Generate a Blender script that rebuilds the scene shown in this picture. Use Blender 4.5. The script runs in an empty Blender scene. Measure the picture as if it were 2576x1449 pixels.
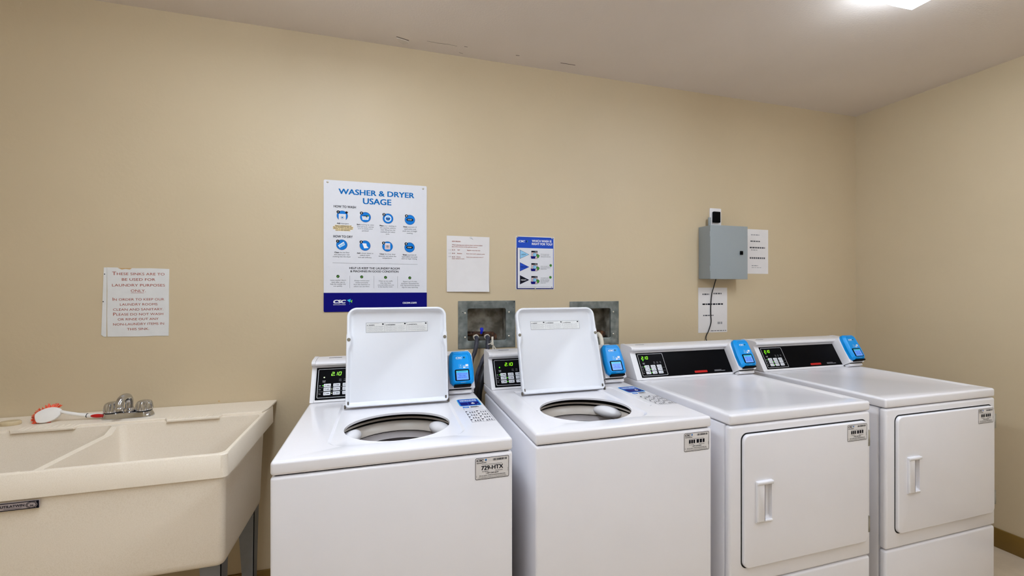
import bpy, bmesh, math, random
from mathutils import Vector, Matrix
random.seed(7)
sc = bpy.context.scene
COL = sc.collection
PI = math.pi

# ---------------------------------------------------------------- camera, world, exposure
cam_d = bpy.data.cameras.new('camera')
cam_d.sensor_width = 36.0
cam_d.lens = 36.0 * 1079.52 / 2576.0
cam_d.clip_start = 0.02
cam = bpy.data.objects.new('camera', cam_d)
cam.location = (0.0, -2.1573, 1.3618)
cam.rotation_euler = (math.radians(90.0), 0.0, math.radians(-16.35))
COL.objects.link(cam)
sc.camera = cam
sc.view_settings.view_transform = 'Standard'
sc.view_settings.look = 'None'
sc.view_settings.gamma = 1.0
sc.view_settings.exposure = 0.0
try: sc.view_settings.use_curve_mapping = False
except Exception: pass
wd = bpy.data.worlds.new('world'); sc.world = wd
wd.use_nodes = True
wd.node_tree.nodes['Background'].inputs[0].default_value = (0.9, 0.95, 1.0, 1)
wd.node_tree.nodes['Background'].inputs[1].default_value = 0.05
LAMP_STRENGTH = 17.2       # diffuser emission of the ceiling fixtures

# ---------------------------------------------------------------- materials
def lin(c):
    c /= 255.0
    return c/12.92 if c <= 0.04045 else ((c+0.055)/1.055)**2.4
def rgb(r, g, b): return (lin(r), lin(g), lin(b), 1.0)
MATS = {}
def mat(name, col, rough=0.5, metal=0.0, var=0.03, scale=30.0, bump=0.0, bscale=200.0,
        emit=None, spec=0.5, col2=None, fac=(0.35, 0.65), coat=0.0):
    m = bpy.data.materials.new(name); m.use_nodes = True
    nt = m.node_tree; N = nt.nodes; L = nt.links
    p = N['Principled BSDF']
    p.inputs['Roughness'].default_value = rough
    p.inputs['Metallic'].default_value = metal
    p.inputs['Specular IOR Level'].default_value = spec
    p.inputs['Coat Weight'].default_value = coat
    tc = N.new('ShaderNodeTexCoord')
    nz = N.new('ShaderNodeTexNoise'); nz.inputs['Scale'].default_value = scale
    nz.inputs['Detail'].default_value = 5.0
    L.new(tc.outputs['Object'], nz.inputs['Vector'])
    rp = N.new('ShaderNodeValToRGB')
    rp.color_ramp.elements[0].position = fac[0]; rp.color_ramp.elements[1].position = fac[1]
    c = rgb(*col)
    if col2 is None:
        k = 1.0 - var
        rp.color_ramp.elements[0].color = (c[0]*k, c[1]*k, c[2]*k, 1)
        rp.color_ramp.elements[1].color = c
    else:
        rp.color_ramp.elements[0].color = rgb(*col2); rp.color_ramp.elements[1].color = c
    L.new(nz.outputs['Fac'], rp.inputs['Fac'])
    L.new(rp.outputs['Color'], p.inputs['Base Color'])
    if bump > 0:
        n2 = N.new('ShaderNodeTexNoise'); n2.inputs['Scale'].default_value = bscale
        n2.inputs['Detail'].default_value = 3.0
        L.new(tc.outputs['Object'], n2.inputs['Vector'])
        b = N.new('ShaderNodeBump'); b.inputs['Strength'].default_value = bump
        b.inputs['Distance'].default_value = 0.002
        L.new(n2.outputs['Fac'], b.inputs['Height']); L.new(b.outputs['Normal'], p.inputs['Normal'])
    if emit:
        p.inputs['Emission Color'].default_value = rgb(*emit[:3])
        p.inputs['Emission Strength'].default_value = emit[3]
    MATS[name] = m
    return m
WALL = mat('wall_paint', (203, 185, 154), .55, var=.035, scale=1.6, bump=.25, bscale=60)
CEIL = mat('ceiling_paint', (230, 220, 213), .8, var=.04, scale=2.0, bump=.3, bscale=120)
FLOORM = mat('floor_vinyl', (205, 188, 165), .45, var=.08, scale=14)
BASEB = mat('baseboard_vinyl', (128, 98, 40), .45, var=.12, scale=9)
WHITE = mat('white_enamel', (237, 235, 240), .2, var=.015, scale=6, bump=.04, bscale=400)
WPLAS = mat('white_plastic', (234, 232, 236), .35, var=.02, scale=20)
LIDM = mat('lid_enamel', (232, 234, 241), .42, var=.012, scale=5)
BLACK = mat('black_gloss', (5, 5, 9), .5, spec=.06, var=.2)
BLACKR = mat('black_rubber', (16, 16, 20), .6, var=.3)
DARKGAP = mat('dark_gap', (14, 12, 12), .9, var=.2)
CREAM = mat('tub_plastic', (206, 196, 186), .35, var=.05, scale=12)
TUBW = mat('tub_enamel', (196, 188, 188), .35, var=.03)
STEELD = mat('tub_steel', (150, 142, 142), .35, metal=.2, var=.1, scale=25)
BUMPER = mat('grey_bumper', (128, 120, 104), .6)
GALV = mat('galvanized_steel', (150, 156, 154), .42, metal=.55, scale=26, col2=(98, 106, 106), fac=(.3, .72), bump=.1, bscale=90)
GALVD = mat('galvanized_inside', (176, 172, 160), .5, metal=.25, scale=18, col2=(110, 104, 92), fac=(.38, .62), bump=.2, bscale=60)
HINGE = mat('hinge_metal', (92, 86, 80), .4, metal=.4)
COPPER = mat('corroded_copper', (120, 82, 56), .55, metal=.5, scale=60, col2=(60, 44, 38), fac=(.4, .6))
CHROME = mat('chrome', (196, 198, 204), .07, metal=1.0, var=.01)
SINKM = mat('sink_composite', (238, 226, 209), .5, scale=420, col2=(232, 219, 200), fac=(.40, .52), bump=.05, bscale=300)
LEGM = mat('grey_leg_steel', (128, 130, 134), .5, metal=.3, var=.08)
HOSE = mat('hose_rubber', (70, 70, 84), .55, scale=40, col2=(40, 40, 52), fac=(.35, .65), bump=.3, bscale=120)
HOSEB = mat('drain_hose', (26, 27, 40), .5, scale=60, col2=(14, 14, 22))
NYLON = mat('white_nylon', (236, 228, 212), .4)
BLUEH = mat('blue_handle', (20, 40, 200), .3)
PAPER = mat('paper', (226, 222, 222), .8, var=.035, scale=14)
PAPERS = mat('paper_shiny', (222, 222, 222), .3, var=.04, scale=25)
BOARD = mat('poster_board', (222, 222, 228), .45, spec=.12, var=.015)
NAVY = mat('print_navy', (6, 6, 112), .45, spec=.12, var=.05)
SIGNBLUE = mat('print_royal_blue', (38, 78, 190), .45, spec=.12)
SIGNDARK = mat('print_dark_blue', (12, 18, 90), .45, spec=.12)
CYAN = mat('print_blue', (0, 108, 182), .5, spec=.12)
ICON = mat('print_icon_blue', (8, 122, 214), .5, spec=.15)
ICOND = mat('print_icon_rim', (8, 88, 158), .4)
LBLUE = mat('print_light_blue', (140, 196, 232), .4)
INK = mat('print_black', (10, 12, 26), .5, spec=.15)
INKG = mat('print_grey', (74, 76, 84), .5)
INKL = mat('print_pale_grey', (150, 150, 156), .5)
PWHITE = mat('print_white', (240, 240, 244), .4)
PGREEN = mat('print_green', (60, 150, 30), .4)
PDGREEN = mat('print_dark_green', (10, 60, 14), .4)
PLIME = mat('print_lime', (120, 205, 60), .4)
PCYAN = mat('print_sky', (30, 190, 230), .4)
PYEL = mat('print_highlight', (238, 214, 165), .6)
PINK = mat('print_mauve', (214, 188, 190), .5)
RUST = mat('print_rust_red', (164, 62, 34), .6)
STAIN = mat('tape_stain', (196, 160, 112), .6)
RED = mat('red_plastic', (190, 6, 6), .35)
BRISTLE = mat('orange_red_bristle', (248, 100, 60), .5, scale=80, col2=(214, 58, 26))
BRUSHW = mat('brush_white', (236, 232, 228), .3)
SOAPM = mat('soap', (205, 186, 150), .5, var=.1, scale=60)
READER = mat('reader_blue', (0, 152, 236), .35, spec=.3)
BOXGREY = mat('box_grey_enamel', (150, 158, 162), .35, var=.03, scale=5)
SCREW = mat('screw_metal', (206, 200, 186), .3, metal=.7)
LEDG = mat('led_green', (20, 90, 10), .4, emit=(90, 255, 20, 1.3))
LEDGD = mat('led_pale', (190, 200, 170), .4, emit=(225, 235, 190, .5))
DISPG = mat('display_green', (40, 110, 10), .4, emit=(150, 255, 20, 1.5))
LCD = mat('lcd_blue', (90, 140, 220), .3, emit=(100, 160, 235, .45))
LCDT = mat('lcd_teal', (50, 170, 190), .3, emit=(60, 190, 205, .45))
LCDINK = mat('lcd_ink', (60, 60, 190), .4, emit=(50, 60, 190, .25))
def diffuser(k): return mat('lamp_diffuser', (245, 245, 240), .4, emit=(226, 240, 255, LAMP_STRENGTH*k))
PLATE = mat('nameplate_silver', (176, 164, 166), .4, metal=.2)
CRACK = mat('crack_dark', (60, 46, 40), .9)
TAPE = mat('peeled_paint', (222, 214, 206), .7)

# ---------------------------------------------------------------- mesh builder
TEXTS = {}
def text_geo(s, bold):
    key = (s, bold)
    if key in TEXTS: return TEXTS[key]
    cu = bpy.data.curves.new('tmp', 'FONT'); cu.body = s; cu.size = 1.0
    cu.resolution_u = 3; cu.fill_mode = 'FRONT'
    o = bpy.data.objects.new('tmp', cu); COL.objects.link(o)
    dg = bpy.context.evaluated_depsgraph_get(); dg.update()
    me = bpy.data.meshes.new_from_object(o.evaluated_get(dg))
    v = [(a.co.x, a.co.y) for a in me.vertices]; f = [tuple(p.vertices) for p in me.polygons]
    bpy.data.objects.remove(o); bpy.data.curves.remove(cu); bpy.data.meshes.remove(me)
    if bold >= .008:        # heavier strokes: the same glyphs, overlapped a little to each side
        n = len(v); w0, f0 = v, f; v = []; f = []
        for k, (dx, dy) in enumerate(((-bold, -bold*.5), (bold, -bold*.5), (-bold, bold*.5), (bold, bold*.5))):
            v += [(x+dx, y+dy) for x, y in w0]; f += [tuple(i+k*n for i in p) for p in f0]
    xs = [a[0] for a in v]; ys = [a[1] for a in v]
    TEXTS[key] = (v, f, min(xs), max(xs), min(ys), max(ys))
    return TEXTS[key]

class Frame:
    def __init__(s, o, u, v):
        s.o = Vector(o); s.u = Vector(u).normalized(); s.v = Vector(v).normalized(); s.n = s.u.cross(s.v)
    def p(s, x, y, z=0.0): return s.o + s.u*x + s.v*y + s.n*z
    def shift(s, x, y, z=0.0): return Frame(s.p(x, y, z), s.u, s.v)
XZ = lambda o: Frame(o, (1, 0, 0), (0, 0, 1))      # faces -y
XY = lambda o: Frame(o, (1, 0, 0), (0, 1, 0))      # faces +z

def rrect(x0, y0, x1, y1, r, n=5):
    if not isinstance(r, (tuple, list)): r = (r,)*4           # bl, br, tr, tl
    out = []
    for (cx, cy, a0, rr) in ((x0+r[0], y0+r[0], PI, r[0]), (x1-r[1], y0+r[1], 1.5*PI, r[1]),
                             (x1-r[2], y1-r[2], 0, r[2]), (x0+r[3], y1-r[3], .5*PI, r[3])):
        if rr <= 1e-6: out.append((cx, cy)); continue
        for i in range(n+1):
            a = a0 + .5*PI*i/n
            out.append((cx+rr*math.cos(a), cy+rr*math.sin(a)))
    return out
def inset(poly, d):
    n = len(poly); out = []
    for i in range(n):
        a = Vector(poly[i-1]); b = Vector(poly[i]); c = Vector(poly[(i+1) % n])
        e1 = (b-a); e2 = (c-b)
        if e1.length < 1e-9: e1 = e2
        if e2.length < 1e-9: e2 = e1
        e1.normalize(); e2.normalize()
        n1 = Vector((-e1.y, e1.x)); n2 = Vector((-e2.y, e2.x))
        m = n1+n2
        if m.length < 1e-6: m = n1
        m.normalize(); k = d/max(.35, m.dot(n1))
        out.append((b.x+m.x*k, b.y+m.y*k))
    return out

class MB:
    def __init__(s): s.v = []; s.f = []; s.m = []; s.sm = []; s.mats = []
    def mi(s, m):
        if m not in s.mats: s.mats.append(m)
        return s.mats.index(m)
    def add(s, verts, faces, m, smooth=True):
        b = len(s.v); k = s.mi(m)
        s.v += [tuple(x) for x in verts]
        for f in faces: s.f.append(tuple(b+i for i in f)); s.m.append(k); s.sm.append(smooth)
        return s
    def from_bm(s, bm, m):
        bm.verts.index_update()
        s.add([v.co[:] for v in bm.verts], [[v.index for v in f.verts] for f in bm.faces], m)
        bm.free(); return s
    def box(s, x0, y0, z0, x1, y1, z1, m, bev=0.0, seg=3):
        bm = bmesh.new(); bmesh.ops.create_cube(bm, size=1.0)
        for v in bm.verts:
            v.co = ((x0+x1)/2+v.co.x*(x1-x0), (y0+y1)/2+v.co.y*(y1-y0), (z0+z1)/2+v.co.z*(z1-z0))
        if bev > 0: bmesh.ops.bevel(bm, geom=bm.edges[:], offset=bev, segments=seg, affect='EDGES', profile=.5)
        return s.from_bm(bm, m)
    def fbox(s, fr, x0, y0, z0, x1, y1, z1, m, bev=0.0, seg=2):      # box in a frame
        t = MB().box(x0, y0, z0, x1, y1, z1, m, bev, seg)
        return s.add([fr.p(*v) for v in t.v], t.f, m)
    def loft(s, loops, m, cap0=True, cap1=True, flip=False):
        n = len(loops[0]); vs = [p for lp in loops for p in lp]; fs = []
        for k in range(len(loops)-1):
            for i in range(n):
                j = (i+1) % n
                fs.append((k*n+i, k*n+j, (k+1)*n+j, (k+1)*n+i))
        if cap0: fs.append(tuple(range(n-1, -1, -1)))
        if cap1: fs.append(tuple((len(loops)-1)*n+i for i in range(n)))
        if flip: fs = [f[::-1] for f in fs]
        return s.add(vs, fs, m)
    def prism(s, fr, poly, z0, z1, m, bev=0.0, seg=3, back=True):
        """polygon extruded from z0 to z1 along the frame normal, front edge rounded"""
        loops = [[fr.p(x, y, z0) for x, y in poly]]
        if bev > 0:
            for i in range(seg+1):
                a = .5*PI*i/seg
                q = inset(poly, bev*(1-math.cos(a)))
                loops.append([fr.p(x, y, z1-bev+bev*math.sin(a)) for x, y in q])
        else: loops.append([fr.p(x, y, z1) for x, y in poly])
        return s.loft(loops, m, cap0=back)
    def ring(s, fr, pout, pin, z, m):
        n = len(pout)
        s.add([fr.p(x, y, z) for x, y in pout]+[fr.p(x, y, z) for x, y in pin],
              [(i, (i+1) % n, n+(i+1) % n, n+i) for i in range(n)], m, False)
        return s
    def lathe(s, prof, m, n=48, c=(0, 0, 0), sx=1.0, sy=1.0, M=None):
        vs = []; fs = []
        for (r, z) in prof:
            for i in range(n):
                a = 2*PI*i/n
                p = Vector((r*math.cos(a)*sx, r*math.sin(a)*sy, z))
                if M is not None: p = M @ p
                vs.append(p+Vector(c))
        for k in range(len(prof)-1):
            for i in range(n):
                j = (i+1) % n
                fs.append((k*n+i, k*n+j, (k+1)*n+j, (k+1)*n+i))
        if prof[0][0] > 1e-6: fs.append(tuple(range(n-1, -1, -1))) if prof[0][2:] else None
        return s.add(vs, [f for f in fs if f], m)
    def tube(s, pts, r, m, n=12, cap=True, sub=8):
        P = [Vector(p) for p in pts]
        if len(P) > 2 and sub > 1:
            Q = []
            for i in range(len(P)-1):
                p0 = P[max(i-1, 0)]; p1 = P[i]; p2 = P[i+1]; p3 = P[min(i+2, len(P)-1)]
                for k in range(sub):
                    t = k/sub
                    Q.append(.5*((2*p1)+(p2-p0)*t+(2*p0-5*p1+4*p2-p3)*t*t+(3*p1-p0-3*p2+p3)*t**3))
            Q.append(P[-1]); P = Q
        R = r if isinstance(r, (list, tuple)) else None
        loops = []; up = None
        for i, p in enumerate(P):
            d = (P[min(i+1, len(P)-1)]-P[max(i-1, 0)]).normalized()
            if up is None: up = d.orthogonal().normalized()
            up = (up-d*up.dot(d)).normalized(); sd = d.cross(up)
            rr = R[0]+(R[1]-R[0])*i/(len(P)-1) if R else r
            loops.append([p+(up*math.cos(2*PI*k/n)+sd*math.sin(2*PI*k/n))*rr for k in range(n)])
        return s.loft(loops, m, cap, cap)
    def ellipsoid(s, c, rx, ry, rz, m, M=None, n=20, k=12):
        prof = [(max(1e-5, math.sin(PI*i/k)), -math.cos(PI*i/k)) for i in range(k+1)]
        vs = []; fs = []
        for r, z in prof:
            for i in range(n):
                p = Vector((r*math.cos(2*PI*i/n)*rx, r*math.sin(2*PI*i/n)*ry, z*rz))
                if M is not None: p = M @ p
                vs.append(p+Vector(c))
        for a in range(k):
            for i in range(n):
                j = (i+1) % n; fs.append((a*n+i, a*n+j, (a+1)*n+j, (a+1)*n+i))
        return s.add(vs, fs, m)
    # flat print on a frame
    def poly(s, fr, pts, m, z=0.0003):
        return s.add([fr.p(x, y, z) for x, y in pts], [tuple(range(len(pts)))], m, False)
    def rect(s, fr, x0, y0, x1, y1, m, z=0.0003): return s.poly(fr, [(x0, y0), (x1, y0), (x1, y1), (x0, y1)], m, z)
    def disc(s, fr, cx, cy, r, m, z=0.0003, n=28, ry=None):
        ry = ry or r
        return s.poly(fr, [(cx+r*math.cos(2*PI*i/n), cy+ry*math.sin(2*PI*i/n)) for i in range(n)], m, z)
    def line(s, fr, a, b, w, m, z=0.0003):
        a = Vector(a); b = Vector(b); d = (b-a).normalized(); q = Vector((-d.y, d.x))*w/2
        return s.poly(fr, [tuple(a+q*-1), tuple(b-q), tuple(b+q), tuple(a+q)], m, z)
    def frame(s, fr, x0, y0, x1, y1, r, w, m, z=0.0003):
        p = rrect(x0, y0, x1, y1, r); q = rrect(x0+w, y0+w, x1-w, y1-w, max(r-w, .0002))
        return s.ring(fr, p, q, z, m)
    def text(s, fr, t, cx, cy, m, w=None, h=None, z=0.0004, bold=.012, rot=0.0, shear=0.0):
        v, f, xa, xb, ya, yb = text_geo(t, bold)
        if w and h: kx = w/(xb-xa); ky = h/(yb-ya)
        elif w: kx = ky = w/(xb-xa)
        else: kx = ky = h/(yb-ya)
        mx = (xa+xb)/2; my = (ya+yb)/2 if h else .35
        c, q = math.cos(rot), math.sin(rot)
        pts = []
        layer = len(v)//4 if bold >= .008 else len(v)        # each overlapped copy a hair above the last
        for i, (x, y) in enumerate(v):
            X = (x-mx)*kx; Y = (y-my)*ky; X += shear*Y
            pts.append(fr.p(cx+X*c-Y*q, cy+X*q+Y*c, z+5e-5*(i//layer)))
        return s.add(pts, f, m, False)
    def mesh(s, name, ang=35):
        me = bpy.data.meshes.new(name)
        me.from_pydata(s.v, [], s.f)
        for m in s.mats: me.materials.append(m)
        me.polygons.foreach_set('material_index', s.m)
        me.polygons.foreach_set('use_smooth', s.sm)
        me.update()
        me.set_sharp_from_angle(angle=math.radians(ang))
        return me
    def build(s, name, parent=None, loc=None, ang=35, recalc=True):
        me = s.mesh(name, ang)
        if recalc:
            bm = bmesh.new(); bm.from_mesh(me)
            solid = [f for f in bm.faces if f.smooth]
            if solid: bmesh.ops.recalc_face_normals(bm, faces=solid)
            bm.to_mesh(me); bm.free()
        o = bpy.data.objects.new(name, me); COL.objects.link(o)
        if parent is not None: o.parent = parent
        if loc is not None: o.location = loc
        return o

def boolean(base, cutters, name, op='DIFFERENCE'):
    """base / cutters are MB; returns an MB with the cut result (all plain mesh data)"""
    ob = base.build('tmp_base')
    tmp = []
    for c in cutters:
        oc = c.build('tmp_cut'); tmp.append(oc)
        md = ob.modifiers.new('b', 'BOOLEAN'); md.operation = op; md.solver = 'EXACT'; md.object = oc
    bpy.context.view_layer.update()
    dg = bpy.context.evaluated_depsgraph_get(); dg.update()
    me = bpy.data.meshes.new_from_object(ob.evaluated_get(dg))
    out = MB(); m = base.mats[0]
    out.add([v.co[:] for v in me.vertices], [tuple(p.vertices) for p in me.polygons], m)
    for o in tmp+[ob]:
        d = o.data; bpy.data.objects.remove(o); bpy.data.meshes.remove(d)
    bpy.data.meshes.remove(me)
    return out

def tag(o, label=None, cat=None, group=None, kind=None):
    if label: o['label'] = label
    if cat: o['category'] = cat
    if group: o['group'] = group
    if kind: o['kind'] = kind
    return o
def thing(name, label, cat, loc=(0, 0, 0), group=None):
    o = bpy.data.objects.new(name, None); COL.objects.link(o); o.location = loc
    o.empty_display_size = .1
    return tag(o, label, cat, group)
def copy_tree(o, parent=None):
    c = o.copy(); COL.objects.link(c)
    if parent is not None: c.parent = parent
    for ch in list(o.children): copy_tree(ch, c)
    return c

# ---------------------------------------------------------------- the room
XL, XR, YF, HC, TW = -2.3, 3.085, -3.7, 2.534, 0.14
SUP = ((0.349, 1.053, 0.650, 1.296), (0.960, 1.046, 1.260, 1.288))      # supply boxes in the back wall
holes = []
for (a, b, c, d) in SUP:
    holes.append(MB().box(a+.040, -.05, b+.030, c-.042, .2, d-.030, WALL))
wb = boolean(MB().box(XL-TW, 0, -.02, XR+TW, TW, HC, WALL), [holes[0]], 'w')
# the second hole is cut from the first result
def reb(mb): return mb
wb = boolean(wb, [MB().box(SUP[1][0]+.040, -.05, SUP[1][1]+.030, SUP[1][2]-.042, .2, SUP[1][3]-.030, WALL)], 'w')
# small dark scuffs and drips on the painted wall
fw = XZ((0, 0, 0))
for (x, z, r) in ((-.440, 1.52, .003), (-.455, 1.40, .003), (-.70, .868, .004), (.97, 1.60, .002)):
    wb.disc(fw, x, z, r, STAIN, .0004, 10, r*.7)
tag(wb.build('wall_back'), kind='structure')
tag(MB().box(XR, YF, -.02, XR+TW, 0, HC, WALL).build('wall_right'), kind='structure')
tag(MB().box(XL-TW, YF, -.02, XL, 0, HC, WALL).build('wall_left'), kind='structure')
tag(MB().box(XL-TW, YF-TW, -.02, XR+TW, YF, HC, WALL).build('wall_front'), kind='structure')
tag(MB().box(XL-TW, YF-TW, -.12, XR+TW, TW, -.0, FLOORM).build('floor'), kind='structure')
ce = MB().box(XL-TW, YF-TW, HC, XR+TW, TW, HC+.1, CEIL)
fc = Frame((0, 0, HC), (1, 0, 0), (0, -1, 0))        # faces down
def crack(pts, w):
    for a, b in zip(pts, pts[1:]): ce.line(fc, (a[0], -a[1]), (b[0], -b[1]), w, CRACK, .0004)
crack([(.046, -.0855), (.075, -.078), (.104, -.069)], .0045)
crack([(.186, -.090), (.235, -.087), (.290, -.090), (.330, -.087)], .0016)
crack([(.364, -.0934), (.380, -.0943)], .003)
crack([(.627, -.089), (.646, -.0906)], .004)
crack([(.871, -.085), (.955, -.085)], .004)
crack([(.349, -.034), (.369, -.029)], .002)
tag(ce.build('ceiling'), kind='structure')
pp = MB().prism(fc, [(.048, .077), (.092, .066), (.106, .050), (.080, .030), (.058, .046)], 0, .002, TAPE)
o = pp.build('peeled_patch_1'); tag(o, kind='structure')  # patch of peeling ceiling paint
tag(MB().box(XL, -.010, 0, XR, 0, .102, BASEB, .002).build('baseboard_back'), kind='structure')
tag(MB().box(XR-.010, YF, 0, XR, -.011, .100, BASEB, .002).build('baseboard_right'), kind='structure')

# ---------------------------------------------------------------- ceiling lights
def ceiling_light(x0, y0, label, k=1.0):
    DIFF = diffuser(k)      # strength set per fixture to balance the room light
    w, d = 1.205, .232      # built along x, then turned to run along y; x0, y0 is the centre
    t = thing('ceiling_light', label, 'ceiling light', (x0, y0, HC), 'wraparound ceiling lights')
    t.rotation_euler = (0, 0, PI/2)
    a = MB().box(-w/2+.012, -d/2+.03, -.022, w/2-.012, d/2-.03, 0, WPLAS, .003)
    a.build('housing', t)
    for s in (-1, 1):
        e = MB().box(s*w/2-(.012 if s > 0 else 0), -d/2, -.020, s*w/2+(.012 if s < 0 else 0), d/2, 0, WPLAS, .003)
        e.build('end_cap', t)
    prof = [(-d/2+.004, -.018), (-d/2+.004, -.068), (-d/2+.012, -.080), (0, -.084), (d/2-.012, -.080), (d/2-.004, -.068), (d/2-.004, -.018)]
    g = MB(); n = len(prof)
    vs = [(-w/2, y, z-.003) for y, z in prof]+[(w/2, y, z-.003) for y, z in prof]
    g.add(vs, [(i, i+1, n+i+1, n+i) for i in range(n-1)]+[tuple(range(n)), tuple(range(2*n-1, n-1, -1))], DIFF)
    g.build('diffuser', t, ang=30)
    return t
ceiling_light(1.871, -1.588, 'white wraparound ceiling light at the top right edge above the dryers', 1.15)
ceiling_light(-.30, -1.30, 'added white wraparound ceiling light, out of view above the sink and the first washer', 1.35)  # added out of view to brighten the machine tops and back wall
ceiling_light(-1.0, -2.90, 'added unseen white wraparound ceiling light at the back of the room on the sink side', .75)  # unseen fixture added behind the camera to light the machine fronts
ceiling_light(1.871, -2.95, 'added unseen white wraparound ceiling light at the back of the room on the dryer side', .70)  # also added behind the camera, fills the dryer side and right wall

# ---------------------------------------------------------------- washers and dryers
YFR = -.925           # front plane of the machines
ZT = .914
def slant(x=0.0):     # front face of the console, machine coordinates (y=0 at the machine front)
    return Frame((x, .584, .914), (1, 0, 0), (0, .479, .878))
def console(root, w, panel_x0, panel_x1, rd0, rd1, dryer, led2=None):
    led2 = led2 or LEDG
    prof = [(.584, .9155), (.650, 1.036), (.652, 1.0405), (.648, 1.044), (.640, 1.047), (.633, 1.052), (.632, 1.058),
            (.636, 1.064), (.645, 1.0675), (.660, 1.069), (.725, 1.073), (.735, 1.071), (.739, 1.066), (.739, .9155)]
    def body(xa, xb, grow):
        n = len(prof)
        cy, cz = .69, .99
        P = [(cy+(y-cy)*(1+grow), .9155+(z-.9155)*(1+grow)) for y, z in prof]
        vs = [(xa, y, z) for y, z in P]+[(xb, y, z) for y, z in P]
        fs = [(i, (i+1) % n, n+(i+1) % n, n+i) for i in range(n)]+[tuple(range(n))[::-1], tuple(range(n, 2*n))]
        return MB().add(vs, fs, WPLAS)
    c = body(.0165, w-.0165, 0)
    c.box(.06, .69, 1.0715, .11, .693, 1.0722, INKG)
    c = c.build('console', root, ang=40)
    for xa, xb in ((.002, .016), (w-.016, w-.002)):
        body(xa, xb, .012).build('end_cap', c, ang=40)
    # black control panel with its printing
    fr = slant()
    p = MB(); s0, s1 = .0105, .1415
    if dryer: s0, s1 = .012, .138
    p.prism(fr, rrect(panel_x0, s0, panel_x1, s1, .002), .0002, .0024, BLACK, .0008, 2)
    F = fr.shift(panel_x0, s0, .0024)
    H = s1-s0; W = panel_x1-panel_x0; SX = .150
    p.frame(F, .007, .007, SX, H-.007, .004, .0013, PWHITE)
    rows = [(.565, '- LIGHT'), (.685, 'NORMAL'), (.82, 'HOT')]
    yrow = [H*(1-.57), H*(1-.69), H*(1-.82)]
    # faint printed words left of the rows and rules between the rows
    for y, tx in zip(yrow, ('Soil', 'Cycle', 'Temp')):
        p.text(F, tx, .0160, y, PWHITE, h=.0032)
    for k in (0, 1): p.line(F, (.011, (yrow[k]+yrow[k+1])/2), (SX-.006, (yrow[k]+yrow[k+1])/2), .0007, INKL)
    p.text(F, 'DOOR', .030, H*.575, PWHITE, h=.0028); p.text(F, 'LOCK', .030, H*.54, PWHITE, h=.0028)
    for x, tx in ((.090, 'WASH'), (.108, 'RINSE'), (.126, 'SPIN')):
        p.text(F, tx, x, H*.555, INKL, h=.0026)
        p.frame(F, x-.004, H*.59, x+.004, H*.615, .001, .0006, INKL)
    if dryer:
        p.poly(F, rrect(W*.56, .0075, W*.70, .0185, .004), RED)
        p.rect(F, W*.78, .010, W*.90, .0125, INKL); p.rect(F, W*.78, .015, W*.86, .017, INKL)
    cp = p.build('control_panel', root)
    # lit digits 2.10
    dmb = MB()
    def seg(cx, cy, on, hw=.0042, hh=.0066, wd=.0020):
        S = {'a': ((-hw, hh), (hw, hh)), 'b': ((hw, hh), (hw, 0)), 'c': ((hw, 0), (hw, -hh)), 'd': ((-hw, -hh), (hw, -hh)),
             'e': ((-hw, 0), (-hw, -hh)), 'f': ((-hw, hh), (-hw, 0)), 'g': ((-hw, 0), (hw, 0))}
        for k in on:
            (ax, ay), (bx, by) = S[k]
            sh = .16
            dmb.line(F, (cx+ax+ay*sh, cy+ay), (cx+bx+by*sh, cy+by), wd, DISPG, .0005)
    dy = H*(1-.215); dx = .0615 if not dryer else .030
    seg(dx, dy, 'abged'); dmb.disc(F, dx+.0065, dy-.0062, .0013, DISPG, .0005, 10)
    seg(dx+.0165, dy, 'bc', hw=.0) ; seg(dx+.0265, dy, 'abcdef')
    dmb.build('display', cp)
    for x, y, r, c in ((.030, H*.685, .0028, led2), (.0268, yrow[0], .0020, LEDG), (.0605, yrow[1], .0020, led2), (.0605, yrow[2], .0020, led2)):
        MB().disc(F, x, y, r, c, .0005, 14).build('indicator_light', cp)
    for r, y in enumerate(yrow):
        for cidx in range(3):
            x = .0430+cidx*.0350
            b = MB()
            col = LIDM
            b.prism(F, rrect(x-.0130, y-.0066, x+.0130, y+.0066, .0018, 3), .0002, .0012, col, .0004, 2)
            G = F.shift(x, y, .0012)
            if r < 2: b.frame(G, -.0095, -.0025, -.0045, .0025, .0022, .0008, INK)
            else: b.rect(G, -.0075, -.0035, -.0062, .0035, INK)
            b.rect(G, -.0020, -.0011, .0090, .0011, INK)
            b.build('button', cp)
    # card reader in its white bracket
    m = MB()
    m.prism(fr, rrect(rd0-.006, .006, rd1+.004, .156, (.004, .004, .016, .016)), .0002, .048, WPLAS, .003, 2)
    br = m.build('reader_bracket', root)
    sl = MB().fbox(fr, rd0-.004, -.010, .010, rd1-.010, .0035, .040, WPLAS, .001)
    sl.fbox(fr, rd0-.003, .003, .006, rd1-.012, .0062, .046, BLACK)
    sl.build('slot_cover', br)
    r = MB(); a, b2, lo, hi = rd0, rd1, .0175, .163
    out = [(a+.014, lo), (b2-.014, lo), (b2-.002, lo+.012), (b2+.001, lo+.06), (b2-.003, hi-.022), (b2-.007, hi-.010), (b2-.016, hi),
           (a+.016, hi), (a+.007, hi-.010), (a+.003, hi-.022), (a-.001, lo+.06), (a+.002, lo+.012)]
    lo0 = [fr.p(x, y, .047) for x, y in out]
    lo1 = [fr.p(x, y, .065) for x, y in out]
    def sq(k, dz):      # side slopes up to two ridges
        res = []
        for x, y in inset(out, k): res.append(fr.p(x, y, dz))
        return res
    r.loft([lo0, lo1, sq(.006, .072), sq(.012, .0765), sq(.0145, .0765), sq(.0165, .0745)], READER)
    FF = fr.shift((a+b2)/2, -.0095, .0746)
    q = r
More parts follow.
